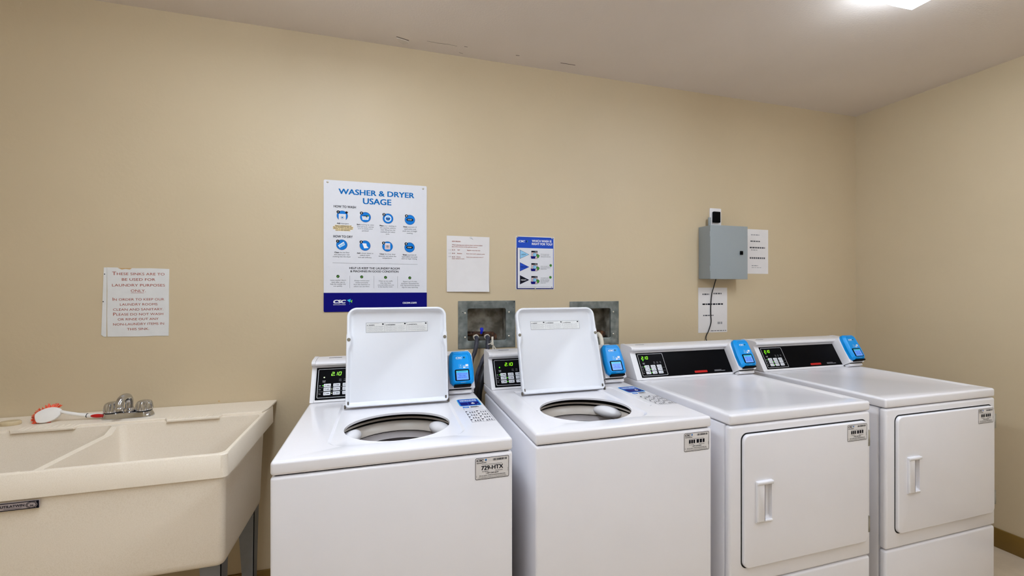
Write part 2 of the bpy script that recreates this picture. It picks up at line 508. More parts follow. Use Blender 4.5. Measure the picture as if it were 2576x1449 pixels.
    q.text(FF, 'CSC', -.008, .1405, PWHITE, w=.028, h=.0080, bold=.04, shear=.25)
    q.poly(FF, [(.0085, .141), (.0145, .1455), (.0145, .1375)], NAVY); q.poly(FF, [(.0155, .145), (.0195, .142), (.0150, .1360)], PGREEN)
    q.line(FF, (-.022, .1335), (.004, .1335), .0008, LBLUE)
    q.frame(FF, -.009, .159, .009, .1635, .002, .0008, LBLUE); q.disc(FF, 0, .1612, .0016, PWHITE)
    q.frame(FF, -.011, .096, .003, .112, .001, .0006, LBLUE); q.rect(FF, -.009, .098, .001, .101, LBLUE); q.disc(FF, -.004, .107, .003, LBLUE)
    q.rect(FF, .006, .104, .016, .1055, PWHITE); q.poly(FF, [(.017, .102), (.029, .102), (.029, .111), (.017, .111)], PWHITE)
    q.rect(FF, .006, .095, .017, .1005, PWHITE); q.rect(FF, .020, .096, .030, .0975, PWHITE)
    q.text(FF, 'CSC', .002, .0335, LBLUE, w=.022, h=.0035)
    rd = r.build('card_reader', root, ang=20)
    sb = MB().prism(FF, rrect(-.030, .040, .031, .089, .005, 4), -.0005, .0022, BLACK, .0008, 2)
    G = FF.shift(0, 0, .0022)
    sb.rect(G, -.0245, .044, .0255, .0835, LCD); sb.rect(G, -.0245, .0755, .0255, .0835, LCDT, .0005)
    for k, tx in enumerate(('SELECT CYCLE', 'AND THEN', 'MAKE PAYMENT')):
        sb.text(G, tx, 0, .0695-.0075*k, LCDINK, w=.040 if k != 1 else .028, h=.0050, z=.0006)
    sb.rect(G, -.020, .0785, .018, .0800, LCDINK, .0007)
    sb.build('screen', rd)
    bt = MB().fbox(fr, a+.016, lo-.0075, .049, b2-.016, lo+.0005, .0735, BLACK, .001)
    bt.build('card_slot', rd)

def top_slab(w, dryer, tc=None, rx=None, groove=None):
    fr = XY((0, 0, 0))
    base = MB().box(0, 0, .876, w, .739, ZT, WHITE, .009, 6)
    if dryer:
        cut = MB(); a = rrect(.030, .055, w-.030, .555, .03); b = rrect(.042, .067, w-.042, .543, .022)
        cut.loft([[(x, y, ZT-.0022) for x, y in b], [(x, y, ZT+.002) for x, y in a]], WHITE)
        return boolean(base, [cut], 's')
    cav = MB().box(.012, .012, .86, w-.012, .727, .9005, WHITE)
    rec = MB(); a = rrect(rx[0], .060, rx[3], .545, (.065, .065, .012, .012), 8)
    b = rrect(rx[1], .084, rx[2], .532, (.045, .045, .006, .006), 8)
    rec.loft([[(x, y, ZT-.006) for x, y in b], [(x, y, ZT+.002) for x, y in a]], WHITE)
    el = [(tc[0]+tc[2]*math.cos(2*PI*i/72), tc[1]+tc[3]*math.sin(2*PI*i/72)) for i in range(72)]
    op = MB().loft([[(x, y, .85) for x, y in el], [(x, y, .95) for x, y in el]], WHITE)
    cuts = [cav, rec, op]
    if groove:
        g0 = rrect(*groove, .028, 8); g1 = inset(g0, .007)
        cuts.append(MB().loft([[(x, y, ZT-.0035) for x, y in g1], [(x, y, ZT+.001) for x, y in g0]], WHITE))
    return boolean(base, cuts, 's')

def id_label(full):
    d = MB(); fr = XZ((0, 0, 0))
    d.prism(fr, rrect(.5365, .8005, .639, .864, .005), 0, .0004, PAPER)
    F = XZ((0, -.0004, 0))
    d.frame(F, .5365, .8005, .639, .864, .005, .0014, INK)
    d.text(F, 'CSC', .5515, .8565, INK, w=.0215, h=.0068, bold=.045, shear=.2)
    d.poly(F, [(.5650, .857), (.5690, .8605), (.5715, .858), (.5690, .8525)], ICON); d.poly(F, [(.5670, .8555), (.5700, .8560), (.5688, .8518)], NAVY)
    d.text(F, 'ServiceWorks', .5550, .8492, INK, w=.0285, h=.0034, bold=.03)
    x = .590; random.seed(3)
    while x < .632:
        wv = random.choice((.0006, .0012, .002, .0026)); d.rect(F, x, .8525, min(x+wv, .633), .8588, INK); x += wv+random.choice((.0006, .0009, .0013))
    d.text(F, 'Please use this machine ID when reporting service', .587, .8432, INK, w=.062, h=.0020, bold=.02)
    if full: d.text(F, '729-HTX', .5878, .8335, INK, w=.0665, h=.0125, bold=.03)
    else:
        for (a, b) in ((.556, .563), (.565, .572), (.574, .581), (.587, .597), (.600, .609), (.612, .620)): d.rect(F, a, .8275, b, .8400, INK)
    d.text(F, 'For Service:', .567, .8232, INK, w=.0195, h=.0024, bold=.03)
    d.text(F, 'Para Servicio:', .608, .8232, INK, w=.023, h=.0024, bold=.03)
    d.text(F, '1-877-264-6622', .5878, .8178, INK, w=.0375, h=.0038, bold=.03)
    d.text(F, 'Visit our website: WWW.CSCSERVICEWORKS.COM', .5875, .8115, INK, w=.079, h=.0024, bold=.03)
    d.text(F, 'This machine is property of CSC ServiceWorks', .5879, .8073, INK, w=.083, h=.0019, bold=.02)
    d.text(F, 'unauthorized use is prohibited by law', .5879, .8042, INK, w=.088, h=.0019, bold=.02)
    d.text(F, 'REV 2', .5405, .811, INK, h=.0016, rot=PI/2); d.text(F, '007-30-100', .6355, .823, INK, h=.0016, rot=PI/2)
    return d

def warning_label(fr):
    d = MB(); w, h = .236, .0385
    d.prism(fr, rrect(0, 0, w, h, .0015), 0, .0003, PAPERS)
    F = fr.shift(0, 0, .0003)
    d.frame(F, 0, 0, w, h, .0015, .0008, INKG)
    xs = (0, .070, .154, w)
    for x in xs[1:3]: d.line(F, (x, .001), (x, h-.001), .0006, INKG)
    body = (('WARNING', 'To reduce the risk of fire electric shock', 'or injury to persons read the', 'instructions before using'),
            ('AVERTISSEMENT', 'Pour reduire le risque d incendie ou de', 'choc electrique lire toutes les', 'consignes avant l utilisation'),
            ('ADVERTENCIA', 'Para reducir el riesgo de incendio o', 'descarga electrica lea todas las', 'instrucciones antes de usar'))
    for k in range(3):
        a, b = xs[k]+.003, xs[k+1]-.003
        d.poly(F, [(a, .0275), (a+.004, .0275), (a+.002, .031)], INK)
        d.text(F, body[k][0], a+.006+.0115+.004*(k > 0), .0290, INK, w=.022+.010*(k > 0), h=.0034, bold=.04)
        d.disc(F, b-.004, .0325, .0035, INK, n=16, ry=.0028)
        d.rect(F, a+.012, .0345, b-.018, .0350, INKL)
        for r in range(7):
            y = .0245-.0033*r
            d.text(F, body[k][1+r % 3], (a+b)/2-(b-a)*.02*(r % 3), y, INKG, w=(b-a)*(.97-.06*(r % 3)), h=.0017, bold=.0)
    return d

def lid(root, lx, lean):
    hy, hz = .459, .9185
    fr = Frame((lx, hy, hz), (1, 0, 0), (0, lean, math.sqrt(.3735**2-lean**2)))
    W, H = .381, .3735
    # outline with dense sides
    def outl():
        P = []
        for i in range(7):
            a = PI+.5*PI*i/6; P.append((.013+.013*math.cos(a), .013+.013*math.sin(a)))
        for i in range(7):
            a = 1.5*PI+.5*PI*i/6; P.append((W-.013+.013*math.cos(a), .013+.013*math.sin(a)))
        vs = [.05, .10, .15, .19, .205, .215, .225, .235, .245, .252, .26, .268, .275, .285, .295, .31]
        for v in vs: P.append((W-.0015*(v > .27), v))
        for i in range(10):
            a = .5*PI*i/9; P.append((W-.0015-.036+.036*math.cos(a), H-.036+.036*math.sin(a)))
        for i in range(10):
            a = .5*PI+.5*PI*i/9; P.append((.0015+.036+.036*math.cos(a), H-.036+.036*math.sin(a)))
        for v in reversed(vs): P.append((.0015*(v > .27), v))
        return P
    P = outl()
    def rim(v):
        def ss(a, b, x): t = min(1, max(0, (x-a)/(b-a))); return t*t*(3-2*t)
        return .0075+.0095*ss(.205, .240, v)*(1-ss(.262, .285, v))+.0015*ss(.262, .285, v)
    def ins(extra):
        out = []
        one = inset(P, 1.0e-3)
        for (x, y), (X, Y) in zip(P, one):
            k = rim(y)+extra
            out.append((x+(X-x)*k*1000, y+(Y-y)*k*1000))
        return out
    L = lambda poly, z: [fr.p(x, y, z) for x, y in poly]
    m = MB()
    m.loft([L(inset(P, .004), -.0270), L(P, -.0230), L(P, -.0035), L(inset(P, .0012), -.0010), L(inset(P, .0032), 0),
            L(ins(-.0020), 0), L(ins(-.0005), -.0010), L(ins(.0010), -.0035), L(ins(.0055), -.0150), L(ins(.0095), -.0190)], LIDM)
    ld = m.build('lid', root, ang=50)
    for x in (.0092, W-.0092):
        b = MB().lathe([(.0001, .0035), (.0045, .0035), (.0062, .0022), (.0066, 0), (.0066, -.002)], BUMPER, 20,
                       M=Matrix((fr.u, fr.v, fr.n)).transposed())
        o = MB(); o.add([fr.p(x, .2515)+Vector(v) for v in b.v], b.f, BUMPER)
        o.build('bumper', ld)
    for s, x in ((-1, -.001), (1, W+.001)):
        h = MB().fbox(fr, x-.0035, -.004, -.016, x+.0035, .010, -.004, HINGE, .002)
        h.tube([fr.p(x-s*.010, .011, -.004), fr.p(x-s*.010, .022, -.004)], .0036, HINGE, 10)
        h.build('hinge', ld)
    warning_label(fr.shift(.070, .277, -.0189)).build('warning_label', ld)

def tub(root, pads, tc):
    c = (tc[0], tc[1]-.006, 0)
    o = MB().lathe([(.2120, .8985), (.2145, .8985), (.2145, .42), (.0001, .41)], DARKGAP, 64)  # outer tub coloured near-black to give the gap under the rim its shade
    o.build('outer_tub', root, c)
    m = MB()
    m.lathe([(.2115, .8745), (.200, .8800), (.194, .8825), (.189, .8815), (.1875, .8785), (.190, .8755), (.2115, .8700)], CREAM, 72)
    m.lathe([(.2115, .862), (.196, .8675), (.188, .8670), (.180, .8610), (.174, .851), (.170, .8415), (.1695, .8385), (.173, .8370), (.2115, .8370)], CREAM, 72)
    tb = m.build('balance_ring', root, c, ang=60)
    for a in [math.radians(d) for d in pads]:
        r = .163
        M = Matrix.Rotation(a+PI/2, 3, 'Z')
        e = MB().ellipsoid((r*math.cos(a), r*math.sin(a), .862), .062, .028, .022, WPLAS, M)
        e.build('ring_pad', tb)
    b = MB()
    b.lathe([(.1745, .8345), (.1755, .8335), (.1745, .8130), (.1730, .8105)], TUBW, 72)
    b.lathe([(.1730, .8105), (.176, .8090), (.183, .80), (.183, .50), (.15, .46), (.0001, .455)], STEELD, 72)
    b.lathe([(.035, .46), (.035, .70), (.03, .73), (.0001, .735)], CREAM, 32)
    b.build('wash_tub', root, c, ang=40)

WW = .651
def feet(root, w):
    for x in (.05, w-.05):
        for y in (.07, .65):
            MB().lathe([(.0001, 0), (.022, 0), (.022, .012), (.012, .018), (.0001, .019)], BLACKR, 16, (x, y, 0)).build('foot', root)
def washer(loc, label, lx, tc, rx, pads, full, lean=.066, groove=None):
    t = thing('top_load_washer', label, 'washing machine', loc, 'top load washers with open lids')
    body = MB().box(0, 0, .018, WW, .715, .8730, WHITE, .008, 3)
    cav = MB().box(.010, .010, .03, WW-.010, .705, .95, WHITE)
    cb = boolean(body, [cav], 'b')
    cb.build('cabinet', t)
    feet(t, WW)
    top_slab(WW, False, tc, rx, groove).build('top_panel', t, ang=20)
    console(t, WW, .0195, .528, .541, .643, False, LEDGD if full else LEDG)
    lid(t, lx, lean)
    tub(t, pads, tc)
    # printed stickers on the right of the top panel
    F = XY((0, 0, ZT)); s = MB()
    s.prism(F, rrect(.5555, .378, .6395, .476, .010), 0, .0004, SIGNBLUE)
    G = F.shift(0, 0, .0004)
    s.frame(G, .5555, .378, .6395, .476, .010, .003, PCYAN)
    random.seed(9)
    for y, h, c in ((.450, .011, PWHITE), (.436, .008, LBLUE)):
        x = .566
        while x < .628:
            wv = random.choice((.003, .005, .007)); s.rect(G, x, y, x+wv, y+h, c); x += wv+.0016
    s.rect(G, .592, .386, .634, .430, NAVY); s.rect(G, .562, .388, .590, .428, NAVY)
    s.text(G, '6', .610, .409, PWHITE, h=.020, z=.0008, bold=.04)
    s.disc(G, .627, .394, .003, PCYAN, .0006)
    s.build('payment_sticker', t)
    s = MB()
    s.prism(F, rrect(.5625, .353, .586, .369, .004), 0, .0004, ICON)
    s.text(F, 'CSC', .574, .361, PWHITE, w=.015, h=.006, z=.0007)
    s.rect(F, .5915, .363, .619, .3675, INK); s.rect(F, .5915, .3545, .623, .360, INK)
    for i in range(4):
        s.text(F, 'Use only high efficiency detergent in this washer', .600, .346-.0058*i, INKL, w=.066-.008*(i % 2), h=.0024, bold=0)
        s.rect(F, .5610, .3445-.0058*i, .5640, .3468-.0058*i, INKG)
    x0, y0, x1, y1 = .5625, .177, .642, .309
    s.frame(F, x0, y0, x1, y1, .0006, .0011, INK)
    s.line(F, ((x0+x1)/2, y0), ((x0+x1)/2, y1), .0011, INK)
    for i in range(1, 4): s.line(F, (x0, y0+(y1-y0)*i/4), (x1, y0+(y1-y0)*i/4), .0007, INKL)
    random.seed(5)
    for i in range(4):
        for c in range(2):
            ax = x0+(x1-x0)/2*c; ay = y0+(y1-y0)/4*i
            s.rect(F, ax+.0005, ay+.024, ax+.006, ay+.0325, INK)
            for k in range(3):
                bx = ax+.011+k*.0085; by = ay+.008+random.random()*.004
                s.poly(F, [(bx, by), (bx+.006, by+.001), (bx+.0045, by+.011+random.random()*.004), (bx+.001, by+.009)], INKG)
                s.rect(F, bx, by-.005, bx+.007, by-.003, INKG)
    s.build('instruction_sticker', t)
    id_label(full).build('machine_id_label', t)
    return t
w1 = washer((-.287, YFR, 0), 'white top load washer with its lid up, beside the beige utility sink',
            .142, (.326, .2365, .168, .148), (.121, .131, .520, .530), (26, 160), True)
w2 = washer((.441, YFR+.010, 0), 'white top load washer with its lid up, between the other washer and a dryer',
            .107, (.279, .232, .173, .155), (.084, .094, .456, .466), (33, 212), False, .116, (.478, .170, .540, .500))

WD = .683
def dryer(loc, label):
    t = thing('front_load_dryer', label, 'dryer', loc, 'front load dryers')
    MB().box(.002, .030, .018, WD-.002, .715, .8725, WHITE, .006, 3).build('cabinet', t)
    feet(t, WD)
    top_slab(WD, True).build('top_panel', t, ang=20)
    fp = MB().box(0, 0, .3045, WD, .0285, .8730, WHITE, .010, 4)
    fx = XZ((0, 0, 0))
    f = fp.build('front_panel', t)
    fx = XZ((0, .0002, 0))
    MB().prism(fx, rrect(.0470, .3635, .6600, .8460, .026, 6), 0, .0005, DARKGAP).build('door_gap_shade', f)  # dark sheet behind the door, painted as the shade in its gap
    lp = MB().box(0, .001, .030, WD, .0285, .3005, WHITE, .010, 4)
    lp.build('lower_panel', t)
    fd = XZ((0, 0, 0))
    D = MB().prism(fd, rrect(.0515, .3680, .6555, .8410, .024, 8), .0006, .0125, WHITE, .005, 4)
    cup = MB().prism(fd, rrect(.134, .5325, .1735, .667, .008, 5), -.010, .03, WHITE)
    dm = boolean(D, [cup], 'd')
    # scooped floor of the pull
    inner = rrect(.1335, .532, .174, .6675, .008, 5)
    n = len(inner)
    back = [(x*.75+.1525*.25+.003, .541+(y-.532)*.86) for x, y in inner]
    dm.loft([[fd.p(x, y, .0090) for x, y in inner], [fd.p(x, y, .0050) for x, y in inset(inner, .002)], [fd.p(x, y, .0008) for x, y in back]], WPLAS, cap0=False)
    dr = dm.build('door', t)
    h = MB()
    h.prism(fd, rrect(.100, .5295, .136, .672, (.006, .002, .002, .006)), .0122, .0215, WPLAS, .004, 3)
    h.prism(fd, rrect(.100, .662, .174, .6745, .004), .0122, .0240, WPLAS, .004, 3)
    h.prism(fd, rrect(.100, .5255, .174, .5335, .003), .0122, .0180, WPLAS, .003, 3)
    h.build('handle', dr)
    for z0 in (.742, .405):
        hg = MB().box(.6520, -.0135, z0, .6590, -.0002, z0+.064, GALVD, .002)
        hg.tube([(.6585, -.010, z0+.002), (.6585, -.010, z0+.062)], .004, GALVD, 10)
        hg.build('hinge', dr)
    l = id_label(False)
    o = MB()
    o.v = [(x+.004, y-.0127, z-.030) for x, y, z in l.v]; o.f = l.f; o.m = l.m; o.sm = l.sm; o.mats = l.mats
    o.build('machine_id_label', dr)
    console(t, WD, .033, .583, .578, .678, True)
    return t
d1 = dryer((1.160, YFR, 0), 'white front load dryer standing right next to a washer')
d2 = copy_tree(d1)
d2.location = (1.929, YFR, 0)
d2['label'] = 'white front load dryer at the right end, nearest the right wall'

# ---------------------------------------------------------------- utility sink
SX0, SX1, SYF = -1.488, -.472, -.637
sink = thing('utility_sink', 'beige double basin laundry utility sink on grey legs at the left', 'sink', ((SX0+SX1)/2, -.32, 0))
sx, sy = -(SX0+SX1)/2, .32
def S(p): return (p[0]+sx, p[1]+sy, p[2])
fz = XY((sx, sy, 0))
R4 = (.018, .018, .004, .004)
apron = MB().loft([[fz.p(x, y, .7775) for x, y in rrect(SX0, SYF, SX1, -.066, R4, 6)],
                   [fz.p(x, y, .846) for x, y in rrect(SX0+.001, SYF+.001, SX1-.001, -.066, R4, 6)],
                   [fz.p(x, y, .850) for x, y in rrect(SX0+.004, SYF+.004, SX1-.004, -.066, R4, 6)]], SINKM)
bodyloops = []
for z, k, yb in ((.496, .028, -.228), (.499, .018, -.220), (.507, .0125, -.213), (.520, .011, -.209), (.64, .010, -.195), (.7795, .008, -.174)):
    bodyloops.append([fz.p(x, y, z) for x, y in rrect(SX0+k, SYF+k, SX1-k, yb, (.018, .018, .02, .02), 6)])
body = MB().loft(bodyloops, SINKM)
def basin(x0, x1):
    lp = []
    for z, k, yb in ((.520, .036, -.262), (.528, .026, -.250), (.545, .020, -.240), (.775, .010, -.214), (.86, .0, -.204)):
        lp.append([fz.p(x, y, z) for x, y in rrect(x0+k, SYF+.0135+k, x1-k, yb, (.022, .022, .022, .022), 6)])
    return MB().loft(lp, SINKM)
XD = -.962
cutA = basin(XD+.0085, SX1-.0125); cutB = basin(SX0+.0125, XD-.0085)
dv = MB()
dvp = [(-.6235, .87), (-.6240, .8475), (-.612, .838), (-.262, .832), (-.222, .852), (-.222, .87)]
dv.loft([[(XD-.02+sx, y+sy, z) for y, z in dvp], [(XD+.02+sx, y+sy, z) for y, z in dvp]], SINKM)
shell = boolean(apron, [body], 'u', 'UNION')
bs = boolean(shell, [cutA, cutB, dv], 'a')
# back ledge with two soap trays
lg = [(SX1-.001, -.001), (SX0+.001, -.001), (SX0+.001, -.195), (-1.288, -.187), (-1.266, -.2155), (-1.088, -.2155), (-1.084, -.187),
      (-.820, -.187), (-.803, -.2155), (-.630, -.2155), (-.626, -.187), (SX1-.0145, -.187), (SX1-.006, -.150), (SX1-.001, -.11)]
lz = lambda y: .8505+.0095*min(1, max(0, (-.105-y)/-.085+1)) if False else .858
def ledge(z): return [fz.p(x, y, z) for x, y in lg]
bs.loft([ledge(.8495), ledge(.8555), [fz.p(x, y, .858) for x, y in inset(lg, .0025)]], SINKM)
bs.build('basin', sink, ang=38)
for (xa, xb) in ((-1.262, -1.092), (-.799, -.634)):
    rb = MB()
    for i in range(9):
        x = xa+(xb-xa)*(i+.5)/9
        rb.ellipsoid(S((x, -.190, .858)), .0035, .018, .0022, SINKM)
    rb.build('soap_tray', sink)
# nameplate
F = XZ((sx, SYF+sy-.0006, 0)); n = MB()
n.prism(F, rrect(-1.062, .7495, -.9285, .7710, .001), -.003, .0004, PLATE)
G = F.shift(0, 0, .0004)
n.frame(G, -1.062, .7495, -.9285, .7710, .001, .0022, INK)
n.rect(G, -.9345, .7515, -.9300, .7690, INK)
for cx in (-.9440, -1.0300):
    n.disc(G, cx, .7602, .0135 if cx > -1 else .0128, INK, .0005, ry=.0095); n.disc(G, cx, .7602, .0120, PLATE, .0007, ry=.0083)
    n.disc(G, cx, .7602, .0108, INK, .0009, ry=.0073); n.disc(G, cx, .7602, .0092, PLATE if cx > -1 else INKG, .0011, ry=.0060)
n.text(G, '26', -.944, .7588, INK, w=.0085, h=.0045, z=.0014, bold=.04)
n.text(G, 'UTILATWIN', -.986, .7615, INK, w=.052, h=.0070, z=.0008, bold=.02)
n.line(G, (-1.005, .7545), (-.966, .7545), .0011, INKG, .0008)
n.build('nameplate', sink)
def leg(x, y, sgx, sgy):
    m = MB()
    zt, wt, wbm = .515, .062, .030
    # L section, corner at (x,y); one flange along x, one along y, tapering down
    for ax in (0, 1):
        t = .003
        if ax == 0:
            top = [(x, y), (x-sgx*wt, y), (x-sgx*wt, y+sgy*t), (x, y+sgy*t)]
            bot = [(x-sgx*.006, y), (x-sgx*wbm, y), (x-sgx*wbm, y+sgy*t), (x-sgx*.006, y+sgy*t)]
        else:
            top = [(x, y), (x, y+sgy*wt), (x-sgx*t, y+sgy*wt), (x-sgx*t, y)]
            bot = [(x-sgx*.006, y), (x-sgx*.006, y+sgy*wbm), (x-sgx*.006-sgx*t, y+sgy*wbm), (x-sgx*.006-sgx*t, y)]
        m.loft([[S((a, b, .004)) for a, b in bot], [S((a, b, zt)) for a, b in top]], LEGM)
    m.box(x-sgx*.017+sx-.016, y+sgy*.015+sy-.016, 0, x-sgx*.017+sx+.016, y+sgy*.015+sy+.016, .006, BLACKR, .002)
    m.build('leg', sink)
leg(-.497, -.250, 1, 1); leg(SX0+.025, -.250, -1, 1)
leg(-.500, -.595, 1, 1); leg(SX0+.028, -.595, -1, 1)

# faucet on the ledge
fa = thing('faucet', 'chrome two handle faucet on the back ledge of the sink', 'faucet', (-.966, -.125, .858))
b = MB(); fb = XY((0, 0, 0))
b.loft([[fb.p(x, y, .0) for x, y in rrect(-.082, -.028, .082, .028, .024, 6)], [fb.p(x, y, .004) for x, y in rrect(-.082, -.028, .082, .028, .024, 6)],
        [fb.p(x, y, .020) for x, y in rrect(-.074, -.023, .074, .023, .019, 6)], [fb.p(x, y, .0225) for x, y in rrect(-.071, -.020, .071, .020, .017, 6)]], CHROME)
b.build('base', fa, ang=30)
s = MB()
s.tube([(.0, .004, .021), (.0, .004, .045), (.0, .004, .062), (.0, -.006, .079), (.0, -.028, .085), (.0, -.052, .078), (.0, -.062, .060), (.0, -.063, .044)], [.013, .0125], CHROME, 16)
s.lathe([(.0001, .0225), (.022, .0225), (.024, .026), (.023, .030), (.016, .033), (.0135, .036)], CHROME, 24, (0, .004, 0))
s.lathe([(.0001, .0405), (.0145, .0405), (.0150, .044), (.0145, .050), (.0125, .054)], CHROME, 20, (0, -.063, 0))
s.build('spout', fa, ang=40)
for x in (-.051, .051):
    kn = MB(); nseg = 96; loops = []
    for (r, z, fl) in ((.0250, .0245, 0), (.0268, .027, .0), (.0266, .031, .0016), (.0235, .050, .0022), (.0205, .058, .0014), (.013, .0625, 0), (.0001, .0640, 0)):
        loops.append([(x+(r+fl*math.cos(12*2*PI*i/nseg))*math.cos(2*PI*i/nseg), (r+fl*math.cos(12*2*PI*i/nseg))*math.sin(2*PI*i/nseg), z) for i in range(nseg)])
    kn.loft(loops, CHROME, cap0=True, cap1=False)
    kn.lathe([(.0001, .0222), (.0255, .0222), (.0255, .0246), (.0001, .0246)], BLACKR, 32, (x, 0, 0))
    kn.build('handle', fa, ang=25)

# dish brush lying on the ledge
br = thing('dish_brush', 'white dish brush with orange red bristles and red grip, lying on the sink ledge', 'brush', (-1.214, -.130, .858))
ang = math.radians(-30)
hc = Vector((0, 0, .029))
FB = Frame(hc, Vector((math.cos(ang), 0, -math.sin(ang))).normalized(), Vector((-math.sin(-ang)*0+math.sin(ang)*-1*-1*0+0, 0, 1)))
uu = Vector((math.cos(math.radians(20)), .0, math.sin(math.radians(20)))).normalized()
nn = Vector((.10, -.94, .32)).normalized()
vv = nn.cross(uu).normalized(); uu = vv.cross(nn).normalized()
FB = Frame(hc, uu, vv)
a, bb = .040, .026
oval = []
for i in range(40):
    t = 2*PI*i/40; k = 1.0
    x = a*math.cos(t); y = bb*math.sin(t)
    if x < -a*.80: x = -a*.80-(abs(x)-a*.80)*.3
    oval.append((x, y))
h = MB().prism(FB, oval, -.006, .005, BRUSHW, .003, 3)
h.build('head', br)
bz = MB(); random.seed(11)
for i in range(150):
    t = math.radians(random.uniform(35, 265)); q = random.uniform(.70, .98)
    x, y = a*math.cos(t)*q*.95, bb*math.sin(t)*q
    d = Vector((math.cos(t)*1.0, math.sin(t)*1.1)); d.normalize()
    L = random.uniform(.012, .019)
    p0 = FB.p(x, y, -.005); p1 = FB.p(x+d.x*L, y+d.y*L, -.014+random.uniform(-.006, .005))
    if p1.z < .001: p1.z = .001
    bz.tube([p0, p1], [.0016, .0012], BRISTLE, 5)
bz.build('bristles', br)
hd = MB()
hd.tube([hc+uu*.034+Vector((0, .002, 0)), Vector((.052, .002, .034)), Vector((.085, .004, .024)), Vector((.120, .006, .0155))], [.0052, .0068], BRUSHW, 14)
hd.tube([Vector((.120, .006, .0155)), Vector((.138, .006, .0135)), Vector((.168, .007, .0115))], [.0072, .0105], BRUSHW, 16)
hd.tube([Vector((.1155, .006, .0162)), Vector((.1175, .006, .0159))], .0080, BLACKR, 14)
ho = hd.build('handle', br)
g = MB()
for i in range(1):
    M = Matrix.Rotation(math.radians(3), 3, 'Y')
    g.ellipsoid((.153, -.0015, .0137), .023, .0050, .0072, RED, M)
g.build('grip', ho)

sp = MB(); random.seed(2)
fs = XY((0, 0, 0))
pl = [(.030*math.cos(2*PI*i/28)*(1+.04*math.sin(3*i)), .019*math.sin(2*PI*i/28)) for i in range(28)]
sp.loft([[(x*.9, y*.9, 0) for x, y in pl], [(x, y, .004) for x, y in pl], [(x*.98, y*.98, .012) for x, y in pl], [(x*.86, y*.84, .0155) for x, y in pl], [(x*.4, y*.4, .0168) for x, y in pl]], SOAPM)
o = sp.build('soap_bar', None, (-1.325, -.125, .858))
o.rotation_euler = (0, 0, .1)
tag(o, 'used beige bar of soap on the sink ledge, left of the brush', 'soap')

# ---------------------------------------------------------------- wall papers and posters
def pushpin(fr, x, y, parent, name='screw'):
    m = MB()
    t = MB().lathe([(.0048, 0), (.0046, .0014), (.003, .0026), (.0001, .003)], SCREW, 16, M=Matrix((fr.u, fr.v, fr.n)).transposed())
    m.add([fr.p(x, y)+Vector(v) for v in t.v], t.f, SCREW)
    m.build(name, parent)

# large poster
P0 = (-.272, -.0005, 1.864)
ps = thing('laundry_poster', 'large white washer and dryer usage poster with navy band, behind the first washer', 'poster', P0)
F = XZ((0, 0, 0)); K = .001
m = MB()
m.prism(F, rrect(-.006, -.614, .465, .001, .006), 0, .003, BOARD, .0006, 1)
G = F.shift(0, 0, .003)
m.poly(G, rrect(-.006, -.614, .465, -.5245, (.006, .006, 0, 0)), NAVY, .0003)
def rows(mb, fr, data, col, h, bold, z=.0005, **kw):
    for t, x, y, w in data: mb.text(fr, t, x*K, y*K, col, w=w*K, h=h, bold=bold, z=z, **kw)
m.text(G, 'WASHER & DRYER', .2315, -.0496, CYAN, w=.3466, h=.0262, bold=.028)
m.text(G, 'USAGE', .2313, -.0894, CYAN, w=.1302, h=.0285, bold=.028)
rows(m, G, [('HOW TO WASH', 86.4, -121.0, 97.8), ('HOW TO DRY', 78.3, -261.1, 85.0)], INK, .0112, .02)
rows(m, G, [('HELP US KEEP THE LAUNDRY ROOM', 220.2, -408.1, 229.3), ('& MACHINES IN GOOD CONDITION', 220.0, -422.9, 219.4)], INK, .0100, .018)
m.text(G, 'cscsw.com', .3825, -.5748, PWHITE, w=.0664, h=.0085, bold=.02)
